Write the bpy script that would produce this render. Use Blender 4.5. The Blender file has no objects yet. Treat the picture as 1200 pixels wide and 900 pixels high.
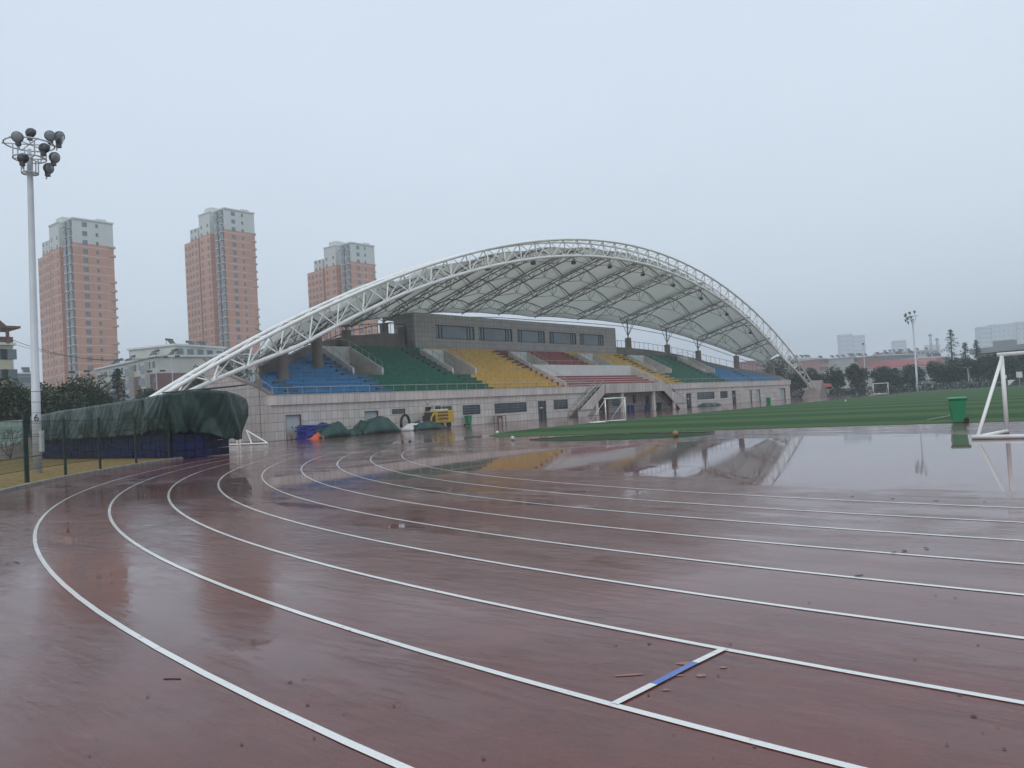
import bpy, math, random
from mathutils import Vector, Matrix
random.seed(7)
sc = bpy.context.scene
C = sc.collection
rad = math.radians
# ------------------------------------------------------------------ camera model (used to survey positions in metres)
F, PITCH, ROLL, H, TH = 923.885, 0.0284, -0.0571141, 1.72073, 0.67782777
def ray(px, py):
    x = px-600; y = 450-py
    c, s = math.cos(ROLL), math.sin(ROLL)
    xr = c*x-s*y; yr = s*x+c*y
    cp, sp = math.cos(PITCH), math.sin(PITCH)
    Y = F*cp-yr*sp; Z = F*sp+yr*cp
    ct, st = math.cos(TH), math.sin(TH)
    return Vector((xr*ct-Y*st, xr*st+Y*ct, Z))
O = Vector((0, 0, H))
def onz(px, py, z=0.0):
    d = ray(px, py); return O+d*((z-H)/d.z)
def onx(px, py, X):
    d = ray(px, py); return O+d*(X/d.x)
def ony(px, py, Y):
    d = ray(px, py); return O+d*(Y/d.y)
FW = Vector((-math.sin(TH), math.cos(TH), 0))
def dep(px, py, D):
    d = ray(px, py); return O+d*(D/d.dot(FW))
def wy(px, py=478, X=-55.95): return onx(px, py, X).y
# ------------------------------------------------------------------ mesh helpers
class MB:
    def __init__(s): s.v = []; s.f = []; s.m = []
    def add(s, vs, fs, mi=0):
        o = len(s.v); s.v += [tuple(v) for v in vs]
        for f in fs: s.f.append(tuple(i+o for i in f)); s.m.append(mi)
    def box(s, x0, x1, y0, y1, z0, z1, mi=0):
        if x0 > x1: x0, x1 = x1, x0
        if y0 > y1: y0, y1 = y1, y0
        if z0 > z1: z0, z1 = z1, z0
        s.add([(x0,y0,z0),(x1,y0,z0),(x1,y1,z0),(x0,y1,z0),(x0,y0,z1),(x1,y0,z1),(x1,y1,z1),(x0,y1,z1)],
              [(0,3,2,1),(4,5,6,7),(0,1,5,4),(1,2,6,5),(2,3,7,6),(3,0,4,7)], mi)
    def frame_box(s, o, a, b, c, mi=0):   # box from origin with three edge vectors
        o, a, b, c = map(Vector, (o, a, b, c))
        vs = [o, o+a, o+a+b, o+b, o+c, o+a+c, o+a+b+c, o+b+c]
        s.add(vs, [(0,3,2,1),(4,5,6,7),(0,1,5,4),(1,2,6,5),(2,3,7,6),(3,0,4,7)], mi)
    def tube(s, p, q, r, r2=None, n=8, mi=0, cap=True):
        p, q = Vector(p), Vector(q); r2 = r if r2 is None else r2
        d = (q-p)
        if d.length < 1e-6: return
        d.normalize(); u = d.orthogonal().normalized(); w = d.cross(u)
        a = [p+(u*math.cos(t)+w*math.sin(t))*r for t in [2*math.pi*i/n for i in range(n)]]
        b = [q+(u*math.cos(t)+w*math.sin(t))*r2 for t in [2*math.pi*i/n for i in range(n)]]
        fs = [(i, (i+1)%n, n+(i+1)%n, n+i) for i in range(n)]
        if cap: fs += [tuple(range(n-1, -1, -1)), tuple(range(n, 2*n))]
        s.add(a+b, fs, mi)
    def path(s, pts, r, n=8, mi=0, closed=False):
        pts = [Vector(p) for p in pts]; k = len(pts)
        ref = None; rings = []
        for i, p in enumerate(pts):
            a = pts[i-1] if (i > 0 or closed) else pts[i]
            b = pts[(i+1)%k] if (i < k-1 or closed) else pts[i]
            d = (b-a).normalized()
            if ref is None: ref = d.orthogonal().normalized()
            u = (ref-d*ref.dot(d)).normalized(); ref = u; w = d.cross(u)
            rr = r[i] if isinstance(r, (list, tuple)) else r
            rings.append([p+(u*math.cos(2*math.pi*j/n)+w*math.sin(2*math.pi*j/n))*rr for j in range(n)])
        vs = [v for g in rings for v in g]; fs = []
        for i in range(k-1+(1 if closed else 0)):
            i2 = (i+1)%k
            for j in range(n): fs.append((i*n+j, i*n+(j+1)%n, i2*n+(j+1)%n, i2*n+j))
        if not closed: fs += [tuple(range(n-1, -1, -1)), tuple(range((k-1)*n, k*n))]
        s.add(vs, fs, mi)
    def lathe(s, c, prof, n=24, mi=0, axis=None):
        c = Vector(c)
        if axis is None: d, u, w = Vector((0,0,1)), Vector((1,0,0)), Vector((0,1,0))
        else:
            d = Vector(axis).normalized(); u = d.orthogonal().normalized(); w = d.cross(u)
        vs = []; k = len(prof)
        for (r, z) in prof:
            for j in range(n):
                t = 2*math.pi*j/n; vs.append(c+d*z+(u*math.cos(t)+w*math.sin(t))*max(r, 1e-4))
        fs = [(i*n+j, i*n+(j+1)%n, (i+1)*n+(j+1)%n, (i+1)*n+j) for i in range(k-1) for j in range(n)]
        fs += [tuple(range(n-1, -1, -1)), tuple(range((k-1)*n, k*n))]
        s.add(vs, fs, mi)
    def grid(s, rows, mi=0, close=False):
        n = len(rows[0]); vs = [v for r in rows for v in r]; fs = []
        for i in range(len(rows)-1):
            for j in range(n-1+(1 if close else 0)):
                fs.append((i*n+j, i*n+(j+1)%n, (i+1)*n+(j+1)%n, (i+1)*n+j))
        s.add(vs, fs, mi)
    def prism(s, poly, z0, z1, mi=0):
        n = len(poly)
        s.add([(x,y,z0) for x,y in poly]+[(x,y,z1) for x,y in poly],
              [tuple(range(n-1,-1,-1)), tuple(range(n, 2*n))]+[(i,(i+1)%n,n+(i+1)%n,n+i) for i in range(n)], mi)
    def build(s, name, mat, parent=None, smooth=False, bevel=0, solid=0):
        me = bpy.data.meshes.new(name); me.from_pydata(s.v, [], s.f)
        mats = mat if isinstance(mat, (list, tuple)) else [mat]
        for m in mats: me.materials.append(m)
        if len(mats) > 1: me.polygons.foreach_set('material_index', s.m)
        if smooth: me.polygons.foreach_set('use_smooth', [True]*len(me.polygons))
        me.update()
        o = bpy.data.objects.new(name, me); C.objects.link(o)
        if parent is not None:
            o.parent = parent
            o.matrix_parent_inverse = BASE.get(parent.name, Matrix.Identity(4)).inverted()
        if bevel:
            b = o.modifiers.new('bevel', 'BEVEL'); b.width = bevel; b.segments = 2; b.limit_method = 'ANGLE'
        if solid:
            b = o.modifiers.new('solid', 'SOLIDIFY'); b.thickness = solid
        return o
BASE = {}
def tag(o, label=None, cat=None, group=None, kind=None):
    if label: o['label'] = label
    if cat: o['category'] = cat
    if group: o['group'] = group
    if kind: o['kind'] = kind
    return o
def thing(name, label, cat, loc=(0,0,0), rz=0, group=None):
    """Empty at the base of a thing; parts are given in world metres and keep their place."""
    o = bpy.data.objects.new(name, None); C.objects.link(o); o.empty_display_size = .3
    o.location = loc; o.rotation_euler = (0, 0, rz)
    BASE[o.name] = Matrix.Translation(Vector(loc)) @ Matrix.Rotation(rz, 4, 'Z')
    return tag(o, label, cat, group)
def localthing(name, label, cat, loc=(0,0,0), rz=0, group=None):
    """Empty whose parts are modelled around the origin."""
    o = bpy.data.objects.new(name, None); C.objects.link(o); o.empty_display_size = .3
    o.location = loc; o.rotation_euler = (0, 0, rz)
    return tag(o, label, cat, group)
def copy_tree(o, loc=None, rz=None, label=None, parent=None):
    c = o.copy(); C.objects.link(c)
    if parent is not None: c.parent = parent
    if loc is not None: c.location = loc
    if rz is not None: c.rotation_euler = (0, 0, rz)
    if label: c['label'] = label
    for ch in list(o.children): copy_tree(ch, parent=c)
    return c
# ------------------------------------------------------------------ materials
def newmat(name):
    m = bpy.data.materials.new(name); m.use_nodes = True
    nt = m.node_tree; return m, nt, nt.nodes['Principled BSDF']
def N(nt, t, **k):
    n = nt.nodes.new(t)
    for a, b in k.items():
        if a in n.inputs.keys(): n.inputs[a].default_value = b
        else: setattr(n, a, b)
    return n
def coords(nt, scale=(1,1,1), kind='Object', rot=(0,0,0)):
    tc = N(nt, 'ShaderNodeTexCoord'); mp = N(nt, 'ShaderNodeMapping')
    mp.inputs['Scale'].default_value = scale; mp.inputs['Rotation'].default_value = rot
    nt.links.new(tc.outputs[kind], mp.inputs['Vector']); return mp.outputs[0]
def noise(nt, vec, scale, detail=4, rough=.55, dist=0):
    n = N(nt, 'ShaderNodeTexNoise'); n.inputs['Scale'].default_value = scale; n.inputs['Detail'].default_value = detail
    n.inputs['Roughness'].default_value = rough; n.inputs['Distortion'].default_value = dist
    nt.links.new(vec, n.inputs['Vector']); return n.outputs['Fac']
def ramp(nt, fac, stops):
    r = N(nt, 'ShaderNodeValToRGB'); e = r.color_ramp.elements
    while len(e) < len(stops): e.new(.5)
    for el, (p, c) in zip(e, stops):
        el.position = p; el.color = c if len(c) == 4 else (*c, 1)
    nt.links.new(fac, r.inputs[0]); return r.outputs[0]
def mix(nt, fac, a, b, mode='MIX'):
    n = N(nt, 'ShaderNodeMix', data_type='RGBA', blend_type=mode)
    for s, v in ((0, fac), (6, a), (7, b)):
        if isinstance(v, (int, float)): n.inputs[s].default_value = v
        elif isinstance(v, tuple): n.inputs[s].default_value = v if len(v) == 4 else (*v, 1)
        else: nt.links.new(v, n.inputs[s])
    return n.outputs[2]
def mathn(nt, op, a, b=None, c=None, clamp=False):
    n = N(nt, 'ShaderNodeMath', operation=op, use_clamp=clamp)
    for i, v in enumerate((a, b, c)):
        if v is None: continue
        if isinstance(v, (int, float)): n.inputs[i].default_value = v
        else: nt.links.new(v, n.inputs[i])
    return n.outputs[0]
def bump(nt, h, strength, dist=.01, normal=None):
    b = N(nt, 'ShaderNodeBump'); b.inputs['Strength'].default_value = strength; b.inputs['Distance'].default_value = dist
    nt.links.new(h, b.inputs['Height'])
    if normal is not None: nt.links.new(normal, b.inputs['Normal'])
    return b.outputs[0]
def simple(name, col, rough=.6, metal=0, var=.12, vscale=1.5, spec=.5, coat=0, bstr=0, bscale=20):
    m, nt, p = newmat(name)
    v = coords(nt); f = noise(nt, v, vscale, 5)
    lo = tuple(max(0, c*(1-var)) for c in col); hi = tuple(min(1, c*(1+var)) for c in col)
    nt.links.new(ramp(nt, f, [(.3, lo), (.7, hi)]), p.inputs['Base Color'])
    p.inputs['Roughness'].default_value = rough; p.inputs['Metallic'].default_value = metal
    p.inputs['Specular IOR Level'].default_value = spec
    if coat: p.inputs['Coat Weight'].default_value = coat; p.inputs['Coat Roughness'].default_value = .1
    if bstr: nt.links.new(bump(nt, noise(nt, v, bscale, 4), bstr, .02), p.inputs['Normal'])
    return m
def sepxyz(nt, vec):
    s = N(nt, 'ShaderNodeSeparateXYZ'); nt.links.new(vec, s.inputs[0]); return s.outputs
def comb(nt, x, y, z=0):
    c = N(nt, 'ShaderNodeCombineXYZ')
    for i, v in enumerate((x, y, z)):
        if isinstance(v, (int, float)): c.inputs[i].default_value = v
        else: nt.links.new(v, c.inputs[i])
    return c.outputs[0]
# wetness: one field of water depth over the whole rubber surface, shared by rubber and paint
def wet(nt, p, v, puddle=True):
    x, y, z = sepxyz(nt, v)
    # polar stretch along the lanes keeps ripples running with the bend
    dx = mathn(nt, 'SUBTRACT', x, 1.1); dy = mathn(nt, 'SUBTRACT', y, 48.3)
    r = mathn(nt, 'SQRT', mathn(nt, 'ADD', mathn(nt, 'MULTIPLY', dx, dx), mathn(nt, 'MULTIPLY', dy, dy)))
    a = mathn(nt, 'MULTIPLY', mathn(nt, 'ARCTAN2', dx, mathn(nt, 'MULTIPLY', dy, -1)), 9.0)
    pol = comb(nt, a, r); POLA[:] = [a, r]
    big = noise(nt, comb(nt, mathn(nt, 'MULTIPLY', a, .35), r), .55, 6, .65, .6)
    mid = noise(nt, v, .9, 5, .6, .3)
    stk = noise(nt, coords(nt, (.16, 1.5, 1), rot=(0, 0, -STREAK)), 1.1, 6, .62, .5)
    w = mathn(nt, 'ADD', mathn(nt, 'MULTIPLY', big, .36), mathn(nt, 'ADD', mathn(nt, 'MULTIPLY', mid, .26), mathn(nt, 'MULTIPLY', stk, .38)))
    # low spots where water stands (inside the bend, east side)
    def blob(cx, cy, rx, ry, rot, amp):
        m = N(nt, 'ShaderNodeMapping', vector_type='TEXTURE'); m.inputs['Location'].default_value = (cx, cy, 0)
        m.inputs['Scale'].default_value = (rx, ry, 1000); m.inputs['Rotation'].default_value = (0, 0, rot)
        nt.links.new(v, m.inputs['Vector'])
        l = N(nt, 'ShaderNodeVectorMath', operation='LENGTH'); nt.links.new(m.outputs[0], l.inputs[0])
        mr = N(nt, 'ShaderNodeMapRange', interpolation_type='SMOOTHSTEP'); nt.links.new(l.outputs['Value'], mr.inputs[0])
        for i, q in ((1, .6), (2, 1.25), (3, amp), (4, 0)): mr.inputs[i].default_value = q
        return mr.outputs[0]
    w = mathn(nt, 'ADD', w, mathn(nt, 'MULTIPLY', mathn(nt, 'SUBTRACT', noise(nt, coords(nt, (.5, 1.6, 1), rot=(0, 0, -STREAK)), 7, 5, .7, .5), .5), .16))
    for b in PUDDLES: w = mathn(nt, 'ADD', w, blob(*b))
    wl = N(nt, 'ShaderNodeMapRange', interpolation_type='SMOOTHSTEP'); nt.links.new(w, wl.inputs[0])
    wl.inputs[1].default_value = .42; wl.inputs[2].default_value = .58
    return w, wl.outputs[0]
POLA = [None, None]
STREAK = rad(84)
PUDDLES = [(-13.5, 22.5, 9.5, 4.6, rad(35), .30), (-5, 22, 10, 7, 0, .16), (8, 20, 16, 9, 0, .12), (-19, 13, 6, 3, rad(50), .10),
           (-33, 34, 5, 3, rad(60), .1)]
def track_mat(name, base_lo, base_hi, paint=False):
    m, nt, p = newmat(name)
    v = coords(nt)
    w, wl = wet(nt, p, v)
    tone = noise(nt, v, .35, 6, .6)
    col = ramp(nt, tone, [(.3, base_lo), (.7, base_hi)])
    gr = noise(nt, v, 160, 3, .7)
    col = mix(nt, .35, col, ramp(nt, gr, [(.35, tuple(c*.6 for c in base_lo)), (.65, tuple(min(1, c*1.4) for c in base_hi))]))
    if paint:
        wr = noise(nt, v, 6, 6, .75)
        col = mix(nt, ramp(nt, wr, [(.58, (0,0,0)), (.72, (.8,.8,.8))]), col, (.36, .28, .26))
    else:
        bl = ramp(nt, noise(nt, v, 1.6, 9, .7, .3), [(.38, (.80,.78,.77)), (.60, (1.08,1.06,1.06))])
        col = mix(nt, 1.0, col, bl, 'MULTIPLY')
        st = noise(nt, coords(nt, (1, 1, 1)), .12, 5, .6)
        col = mix(nt, ramp(nt, st, [(.35, (0,0,0)), (.8, (.6,.6,.6))]), col, (.052, .018, .014))
    nt.links.new(col, p.inputs['Base Color'])
    p.inputs['Roughness'].default_value = .55
    p.inputs['Specular IOR Level'].default_value = .25
    cw = N(nt, 'ShaderNodeMapRange'); nt.links.new(wl, cw.inputs[0]); cw.inputs[3].default_value = .82; cw.inputs[4].default_value = 1.0; nt.links.new(cw.outputs[0], p.inputs['Coat Weight'])
    p.inputs['Coat IOR'].default_value = 1.32
    cr = N(nt, 'ShaderNodeMapRange'); nt.links.new(wl, cr.inputs[0])
    cr.inputs[3].default_value = .065; cr.inputs[4].default_value = .015
    rs = noise(nt, coords(nt, (.30, 3.2, 1), rot=(0, 0, -STREAK+.06)), 1.3, 8, .68, .9)
    rsm = ramp(nt, rs, [(.50, (0,0,0)), (.56, (1,1,1))])
    rs2 = ramp(nt, noise(nt, coords(nt, (.8, 1.5, 1), rot=(0, 0, -STREAK)), 5.5, 8, .75, .4), [(.52, (0,0,0)), (.60, (1,1,1))])
    thin = mathn(nt, 'SUBTRACT', 1.0, wl)
    rr_ = mathn(nt, 'ADD', cr.outputs[0], mathn(nt, 'MULTIPLY', thin, mathn(nt, 'ADD', mathn(nt, 'MULTIPLY', rsm, .05), mathn(nt, 'MULTIPLY', rs2, .06))))
    nt.links.new(rr_, p.inputs['Coat Roughness'])
    # film ripples: strong where thin, calm where deep
    h1 = noise(nt, v, 11, 3, .5); h2 = mathn(nt, 'MULTIPLY', noise(nt, v, 2.2, 3, .5), .45)
    hh = mathn(nt, 'ADD', mathn(nt, 'MULTIPLY', h1, .25), h2)
    # squeegee-like ridges of standing water, drawn out along one direction
    sv = coords(nt, (.22, 1.9, 1), rot=(0, 0, -STREAK)); sv2 = coords(nt, (.35, 5.5, 1), rot=(0, 0, -STREAK-.12))
    h3 = noise(nt, sv, 1.5, 5, .6, .8); h4 = noise(nt, sv2, 2.3, 4, .6, .5)
    patch = ramp(nt, noise(nt, coords(nt, (.5, 1, 1), rot=(0, 0, -STREAK)), .32, 4, .6, .4), [(.44, (.08,.08,.08)), (.60, (1,1,1))])
    hh = mathn(nt, 'ADD', hh, mathn(nt, 'MULTIPLY', patch, mathn(nt, 'ADD', mathn(nt, 'MULTIPLY', h3, 1.1), mathn(nt, 'MULTIPLY', h4, 1.7))))
    inv = mathn(nt, 'SUBTRACT', 1.0, wl)
    hh = mathn(nt, 'MULTIPLY', hh, mathn(nt, 'ADD', mathn(nt, 'MULTIPLY', inv, .75), .06))
    nt.links.new(bump(nt, hh, .42, .010), p.inputs['Coat Normal'])
    nt.links.new(bump(nt, gr, .8, .006), p.inputs['Normal'])
    return m
M = {}
M['track'] = track_mat('wet_red_rubber', (.104, .018, .011), (.160, .031, .019))
M['line'] = track_mat('wet_white_line_paint', (.74, .76, .72), (.86, .87, .83), True)
M['blueline'] = track_mat('wet_blue_line_paint', (.05, .13, .42), (.07, .18, .5), True)
M['worn'] = track_mat('worn_pale_rubber', (.30, .10, .075), (.38, .15, .11))
def turf_mat():
    m, nt, p = newmat('striped_turf')
    v = coords(nt); x, y, z = sepxyz(nt, v)
    wob = mathn(nt, 'MULTIPLY', noise(nt, v, .15, 3), 1.2)
    t = mathn(nt, 'FRACT', mathn(nt, 'DIVIDE', mathn(nt, 'ADD', mathn(nt, 'ADD', y, wob), 6.2), 11.0))
    band = mathn(nt, 'ABSOLUTE', mathn(nt, 'SUBTRACT', t, .5))
    st = ramp(nt, band, [(.22, (0,0,0)), (.28, (1,1,1))])
    col = mix(nt, st, (.018, .052, .024), (.078, .140, .048))
    n1 = noise(nt, v, 1.3, 6, .7)
    col = mix(nt, .28, col, ramp(nt, n1, [(.3, (.010, .045, .015)), (.7, (.055, .13, .035))]), 'MIX')
    n2 = noise(nt, coords(nt, (1, .25, 1)), 45, 3, .8)
    col = mix(nt, .3, col, ramp(nt, n2, [(.3, (.005, .025, .008)), (.7, (.07, .16, .045))]))
    nt.links.new(col, p.inputs['Base Color']); p.inputs['Roughness'].default_value = .8
    p.inputs['Specular IOR Level'].default_value = .12
    nt.links.new(bump(nt, n2, .8, .03), p.inputs['Normal'])
    return m
M['turf'] = turf_mat()
M['drygrass'] = simple('dry_grass', (.20, .145, .058), .9, var=.45, vscale=5, spec=.1, bstr=.9, bscale=60)
M['earth'] = simple('dark_ground', (.10, .105, .095), .9, var=.3, vscale=.08, spec=.15)
M['asphalt'] = simple('wet_asphalt', (.06, .062, .065), .3, var=.3, vscale=.3)
M['kerb'] = simple('kerb_stone', (.20, .19, .165), .7, var=.35, vscale=4, bstr=.3)
M['steel'] = simple('white_painted_steel', (.80, .81, .78), .42, var=.07, vscale=2)
M['steelgrey'] = simple('grey_painted_steel', (.22, .215, .20), .5, var=.12, vscale=2)
M['pole'] = simple('pale_pole_paint', (.52, .55, .58), .42, var=.08, vscale=1)
M['galv'] = simple('galvanised_steel', (.36, .37, .38), .45, metal=.5, var=.12)
M['darkmetal'] = simple('dark_metal', (.045, .05, .055), .5, var=.2)
M['lamp_glass'] = simple('lamp_glass', (.24, .27, .28), .15, var=.15, vscale=6)
M['concrete'] = simple('painted_concrete', (.48, .45, .41), .65, var=.16, vscale=1.2, bstr=.15)
M['darkconcrete'] = simple('dark_step_concrete', (.075, .078, .08), .55, var=.2)
M['column'] = simple('brown_grey_concrete', (.20, .165, .145), .7, var=.15, vscale=.8, bstr=.2)
M['whitewall'] = simple('white_plaster', (.58, .60, .58), .6, var=.08, vscale=.9)
M['void'] = simple('dark_interior', (.02, .022, .025), .8)
M['glass'] = simple('dark_window_glass', (.035, .05, .06), .08, var=.3, vscale=.4, spec=.8)
M['greyglass'] = simple('grey_window_glass', (.10, .14, .155), .08, var=.25, vscale=.3, spec=.8)
M['frame'] = simple('dark_window_frame', (.03, .032, .035), .4)
M['gridbar'] = simple('window_security_bar', (.16, .17, .175), .5)
M['green_plastic'] = simple('green_plastic', (.012, .21, .085), .32, var=.12, vscale=3)
M['black'] = simple('black_rubber', (.012, .012, .013), .55)
M['door'] = simple('grey_metal_door', (.36, .40, .42), .5, var=.08)
M['brown'] = simple('brown_wood', (.14, .06, .03), .6)
M['bluemat'] = simple('blue_gym_mat', (.018, .032, .30), .45, var=.2, vscale=3)
M['orange'] = simple('orange_fabric', (.55, .10, .03), .6, var=.25, vscale=5)
M['yellow'] = simple('yellow_machine_paint', (.52, .33, .025), .45, var=.15, vscale=3)
M['white'] = simple('white_plastic', (.62, .63, .64), .4, var=.06)
M['brownball'] = simple('brown_leather', (.32, .16, .08), .6)
M['fence'] = simple('green_fence_paint', (.003, .018, .013), .5)
M['leaf_litter'] = simple('wet_dead_leaf', (.035, .018, .01), .5)
M['ac'] = simple('ac_casing', (.42, .42, .40), .5)
M['red'] = simple('red_roof_sheet', (.24, .035, .035), .5)
def seat_mat(name, col, chips=.62):
    m, nt, p = newmat(name); v = coords(nt)
    c = ramp(nt, noise(nt, v, .9, 6, .6), [(.3, tuple(k*.82 for k in col)), (.7, tuple(k*1.15 for k in col))])
    x, y, z = sepxyz(nt, v)
    # thin bench joints along the rows
    j = mathn(nt, 'LESS_THAN', mathn(nt, 'FRACT', mathn(nt, 'DIVIDE', mathn(nt, 'ADD', y, mathn(nt, 'MULTIPLY', mathn(nt, 'FLOOR', mathn(nt, 'MULTIPLY', z, 2.44)), .7)), 2.6)), .022)
    c = mix(nt, j, c, tuple(k*.25 for k in col))
    # worn nosing and chipped paint
    ch = noise(nt, coords(nt, (1, 1, 2.2)), 2.1, 3, .6); ch2 = noise(nt, v, .33, 2)
    k = mathn(nt, 'MULTIPLY', mathn(nt, 'GREATER_THAN', ch, .70), mathn(nt, 'GREATER_THAN', ch2, .47))
    c = mix(nt, k, c, (.42, .48, .46))
    nt.links.new(c, p.inputs['Base Color']); p.inputs['Roughness'].default_value = .5
    return m
M['s_blue'] = seat_mat('blue_terrace_paint', (.045, .19, .37))
M['s_green'] = seat_mat('green_terrace_paint', (.008, .13, .070))
M['s_yellow'] = seat_mat('yellow_terrace_paint', (.54, .35, .075))
M['s_red'] = seat_mat('red_terrace_paint', (.26, .052, .045))
def tile_mat(name, col, w, h, seam=.25, axis='y', zoff=0, yoff=0, streak=.35):
    m, nt, p = newmat(name); v = coords(nt); x, y, z = sepxyz(nt, v)
    u = y if axis == 'y' else x
    uu = mathn(nt, 'DIVIDE', mathn(nt, 'ADD', u, yoff), w); zz = mathn(nt, 'DIVIDE', mathn(nt, 'ADD', z, zoff), h)
    sy = mathn(nt, 'LESS_THAN', mathn(nt, 'FRACT', uu), .045); sz = mathn(nt, 'LESS_THAN', mathn(nt, 'FRACT', zz), .045)
    s = mathn(nt, 'MAXIMUM', sy, sz)
    wn = N(nt, 'ShaderNodeTexWhiteNoise', noise_dimensions='2D')
    nt.links.new(comb(nt, mathn(nt, 'FLOOR', uu), mathn(nt, 'FLOOR', zz)), wn.inputs['Vector'])
    c = ramp(nt, wn.outputs['Value'], [(0, tuple(k*.84 for k in col)), (1, tuple(k*1.1 for k in col))])
    c = mix(nt, .4, c, ramp(nt, noise(nt, v, .5, 5), [(.3, tuple(k*.7 for k in col)), (.7, tuple(min(1, k*1.2) for k in col))]))
    # rain streaks running down from the top
    sn = noise(nt, coords(nt, (1, 1, .06)), 3.5, 4, .7)
    c = mix(nt, mathn(nt, 'MULTIPLY', ramp(nt, sn, [(.52, (0,0,0)), (.75, (1,1,1))]), streak), c, tuple(k*.35 for k in col))
    c = mix(nt, s, c, tuple(k*seam for k in col))
    nt.links.new(c, p.inputs['Base Color']); p.inputs['Roughness'].default_value = .5
    nt.links.new(bump(nt, mathn(nt, 'SUBTRACT', 1, s), .5, .01), p.inputs['Normal'])
    return m
M['tile'] = tile_mat('cream_wall_tile', (.56, .515, .48), .62, .745)
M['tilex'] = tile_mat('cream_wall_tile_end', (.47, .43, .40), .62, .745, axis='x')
M['parapet'] = tile_mat('parapet_tile', (.58, .52, .49), .62, 5, zoff=-.6, seam=.3)
M['press'] = tile_mat('press_box_stone', (.36, .34, .32), .62, .60)
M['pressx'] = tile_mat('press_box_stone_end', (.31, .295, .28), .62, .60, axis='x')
M['portico'] = tile_mat('stained_parapet_tile', (.50, .455, .42), .95, 5, zoff=-.6, seam=.45, streak=.7)
def door_rust():
    m, nt, p = newmat('rusty_grey_door'); v = coords(nt); x, y, z = sepxyz(nt, v)
    n = noise(nt, coords(nt, (1, 1, .12)), 4.5, 4, .6)
    low = N(nt, 'ShaderNodeMapRange'); nt.links.new(z, low.inputs[0])
    for i, q in ((1, .95), (2, .1), (3, 0), (4, 1)): low.inputs[i].default_value = q
    k = mathn(nt, 'MULTIPLY', ramp(nt, n, [(.5, (0,0,0)), (.6, (1,1,1))]), low.outputs[0])
    c = mix(nt, k, (.40, .44, .45), (.28, .11, .03))
    nt.links.new(c, p.inputs['Base Color']); p.inputs['Roughness'].default_value = .5
    return m
M['rustdoor'] = door_rust()
def tarp_mat(name, lo, hi, sc_=1.2):
    m, nt, p = newmat(name); v = coords(nt)
    nt.links.new(ramp(nt, noise(nt, v, .7, 5), [(.3, lo), (.7, hi)]), p.inputs['Base Color'])
    p.inputs['Roughness'].default_value = .33; p.inputs['Coat Weight'].default_value = .25; p.inputs['Coat Roughness'].default_value = .2
    p.inputs['Specular IOR Level'].default_value = .3
    a = noise(nt, v, sc_*.8, 4, .5, 1.2); b = noise(nt, v, sc_*5, 5, .6, .6)
    nt.links.new(bump(nt, mathn(nt, 'ADD', a, mathn(nt, 'MULTIPLY', b, .25)), .45, .12), p.inputs['Normal'])
    return m
M['tarp'] = tarp_mat('dark_green_tarpaulin', (.004, .021, .015), (.008, .034, .024))
M['tarp2'] = tarp_mat('green_tarpaulin', (.004, .034, .026), (.009, .056, .042), 3)
M['membrane'] = simple('white_membrane', (.66, .66, .61), .55, var=.05, vscale=.25)
nt = M['membrane'].node_tree; p = nt.nodes['Principled BSDF']
tr = N(nt, 'ShaderNodeBsdfTranslucent'); tr.inputs[0].default_value = (.87, .88, .84, 1)
ms = N(nt, 'ShaderNodeMixShader'); ms.inputs[0].default_value = .55
outn = nt.nodes['Material Output']
nt.links.new(p.outputs[0], ms.inputs[1]); nt.links.new(tr.outputs[0], ms.inputs[2]); nt.links.new(ms.outputs[0], outn.inputs[0])
def tower_mat(name, lo, z1, axis_white=(.55, .58, .56)):
    m, nt, p = newmat(name); v = coords(nt); x, y, z = sepxyz(nt, v)
    f = mathn(nt, 'LESS_THAN', mathn(nt, 'FRACT', mathn(nt, 'DIVIDE', z, 2.9)), .055)
    c = ramp(nt, noise(nt, coords(nt, (1, 1, .2)), .35, 4), [(.3, tuple(k*.9 for k in lo)), (.7, tuple(k*1.08 for k in lo))])
    c = mix(nt, f, c, (.62, .55, .50))
    up = mathn(nt, 'GREATER_THAN', z, z1)
    c = mix(nt, up, c, axis_white)
    nt.links.new(c, p.inputs['Base Color']); p.inputs['Roughness'].default_value = .7
    return m
def leaf_mat(name, lo, hi):
    m, nt, p = newmat(name); v = coords(nt)
    g = N(nt, 'ShaderNodeNewGeometry')
    c = ramp(nt, noise(nt, v, .8, 4, .6), [(.3, lo), (.7, hi)])
    c = mix(nt, mathn(nt, 'MULTIPLY', g.outputs['Random Per Island'], .5), c, hi)
    nt.links.new(c, p.inputs['Base Color']); p.inputs['Roughness'].default_value = .5
    p.inputs['Specular IOR Level'].default_value = .3
    return m
M['leaf'] = leaf_mat('dark_evergreen_leaf', (.010, .024, .010), (.040, .066, .024))
M['leaf2'] = leaf_mat('deep_green_leaf', (.010, .026, .016), (.030, .058, .032))
M['conifer'] = leaf_mat('conifer_needles', (.012, .028, .020), (.026, .052, .034))
M['hedge'] = leaf_mat('hedge_leaf', (.010, .022, .014), (.024, .044, .026))
M['bark'] = simple('bark', (.06, .045, .035), .9, var=.3, vscale=4)

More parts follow.
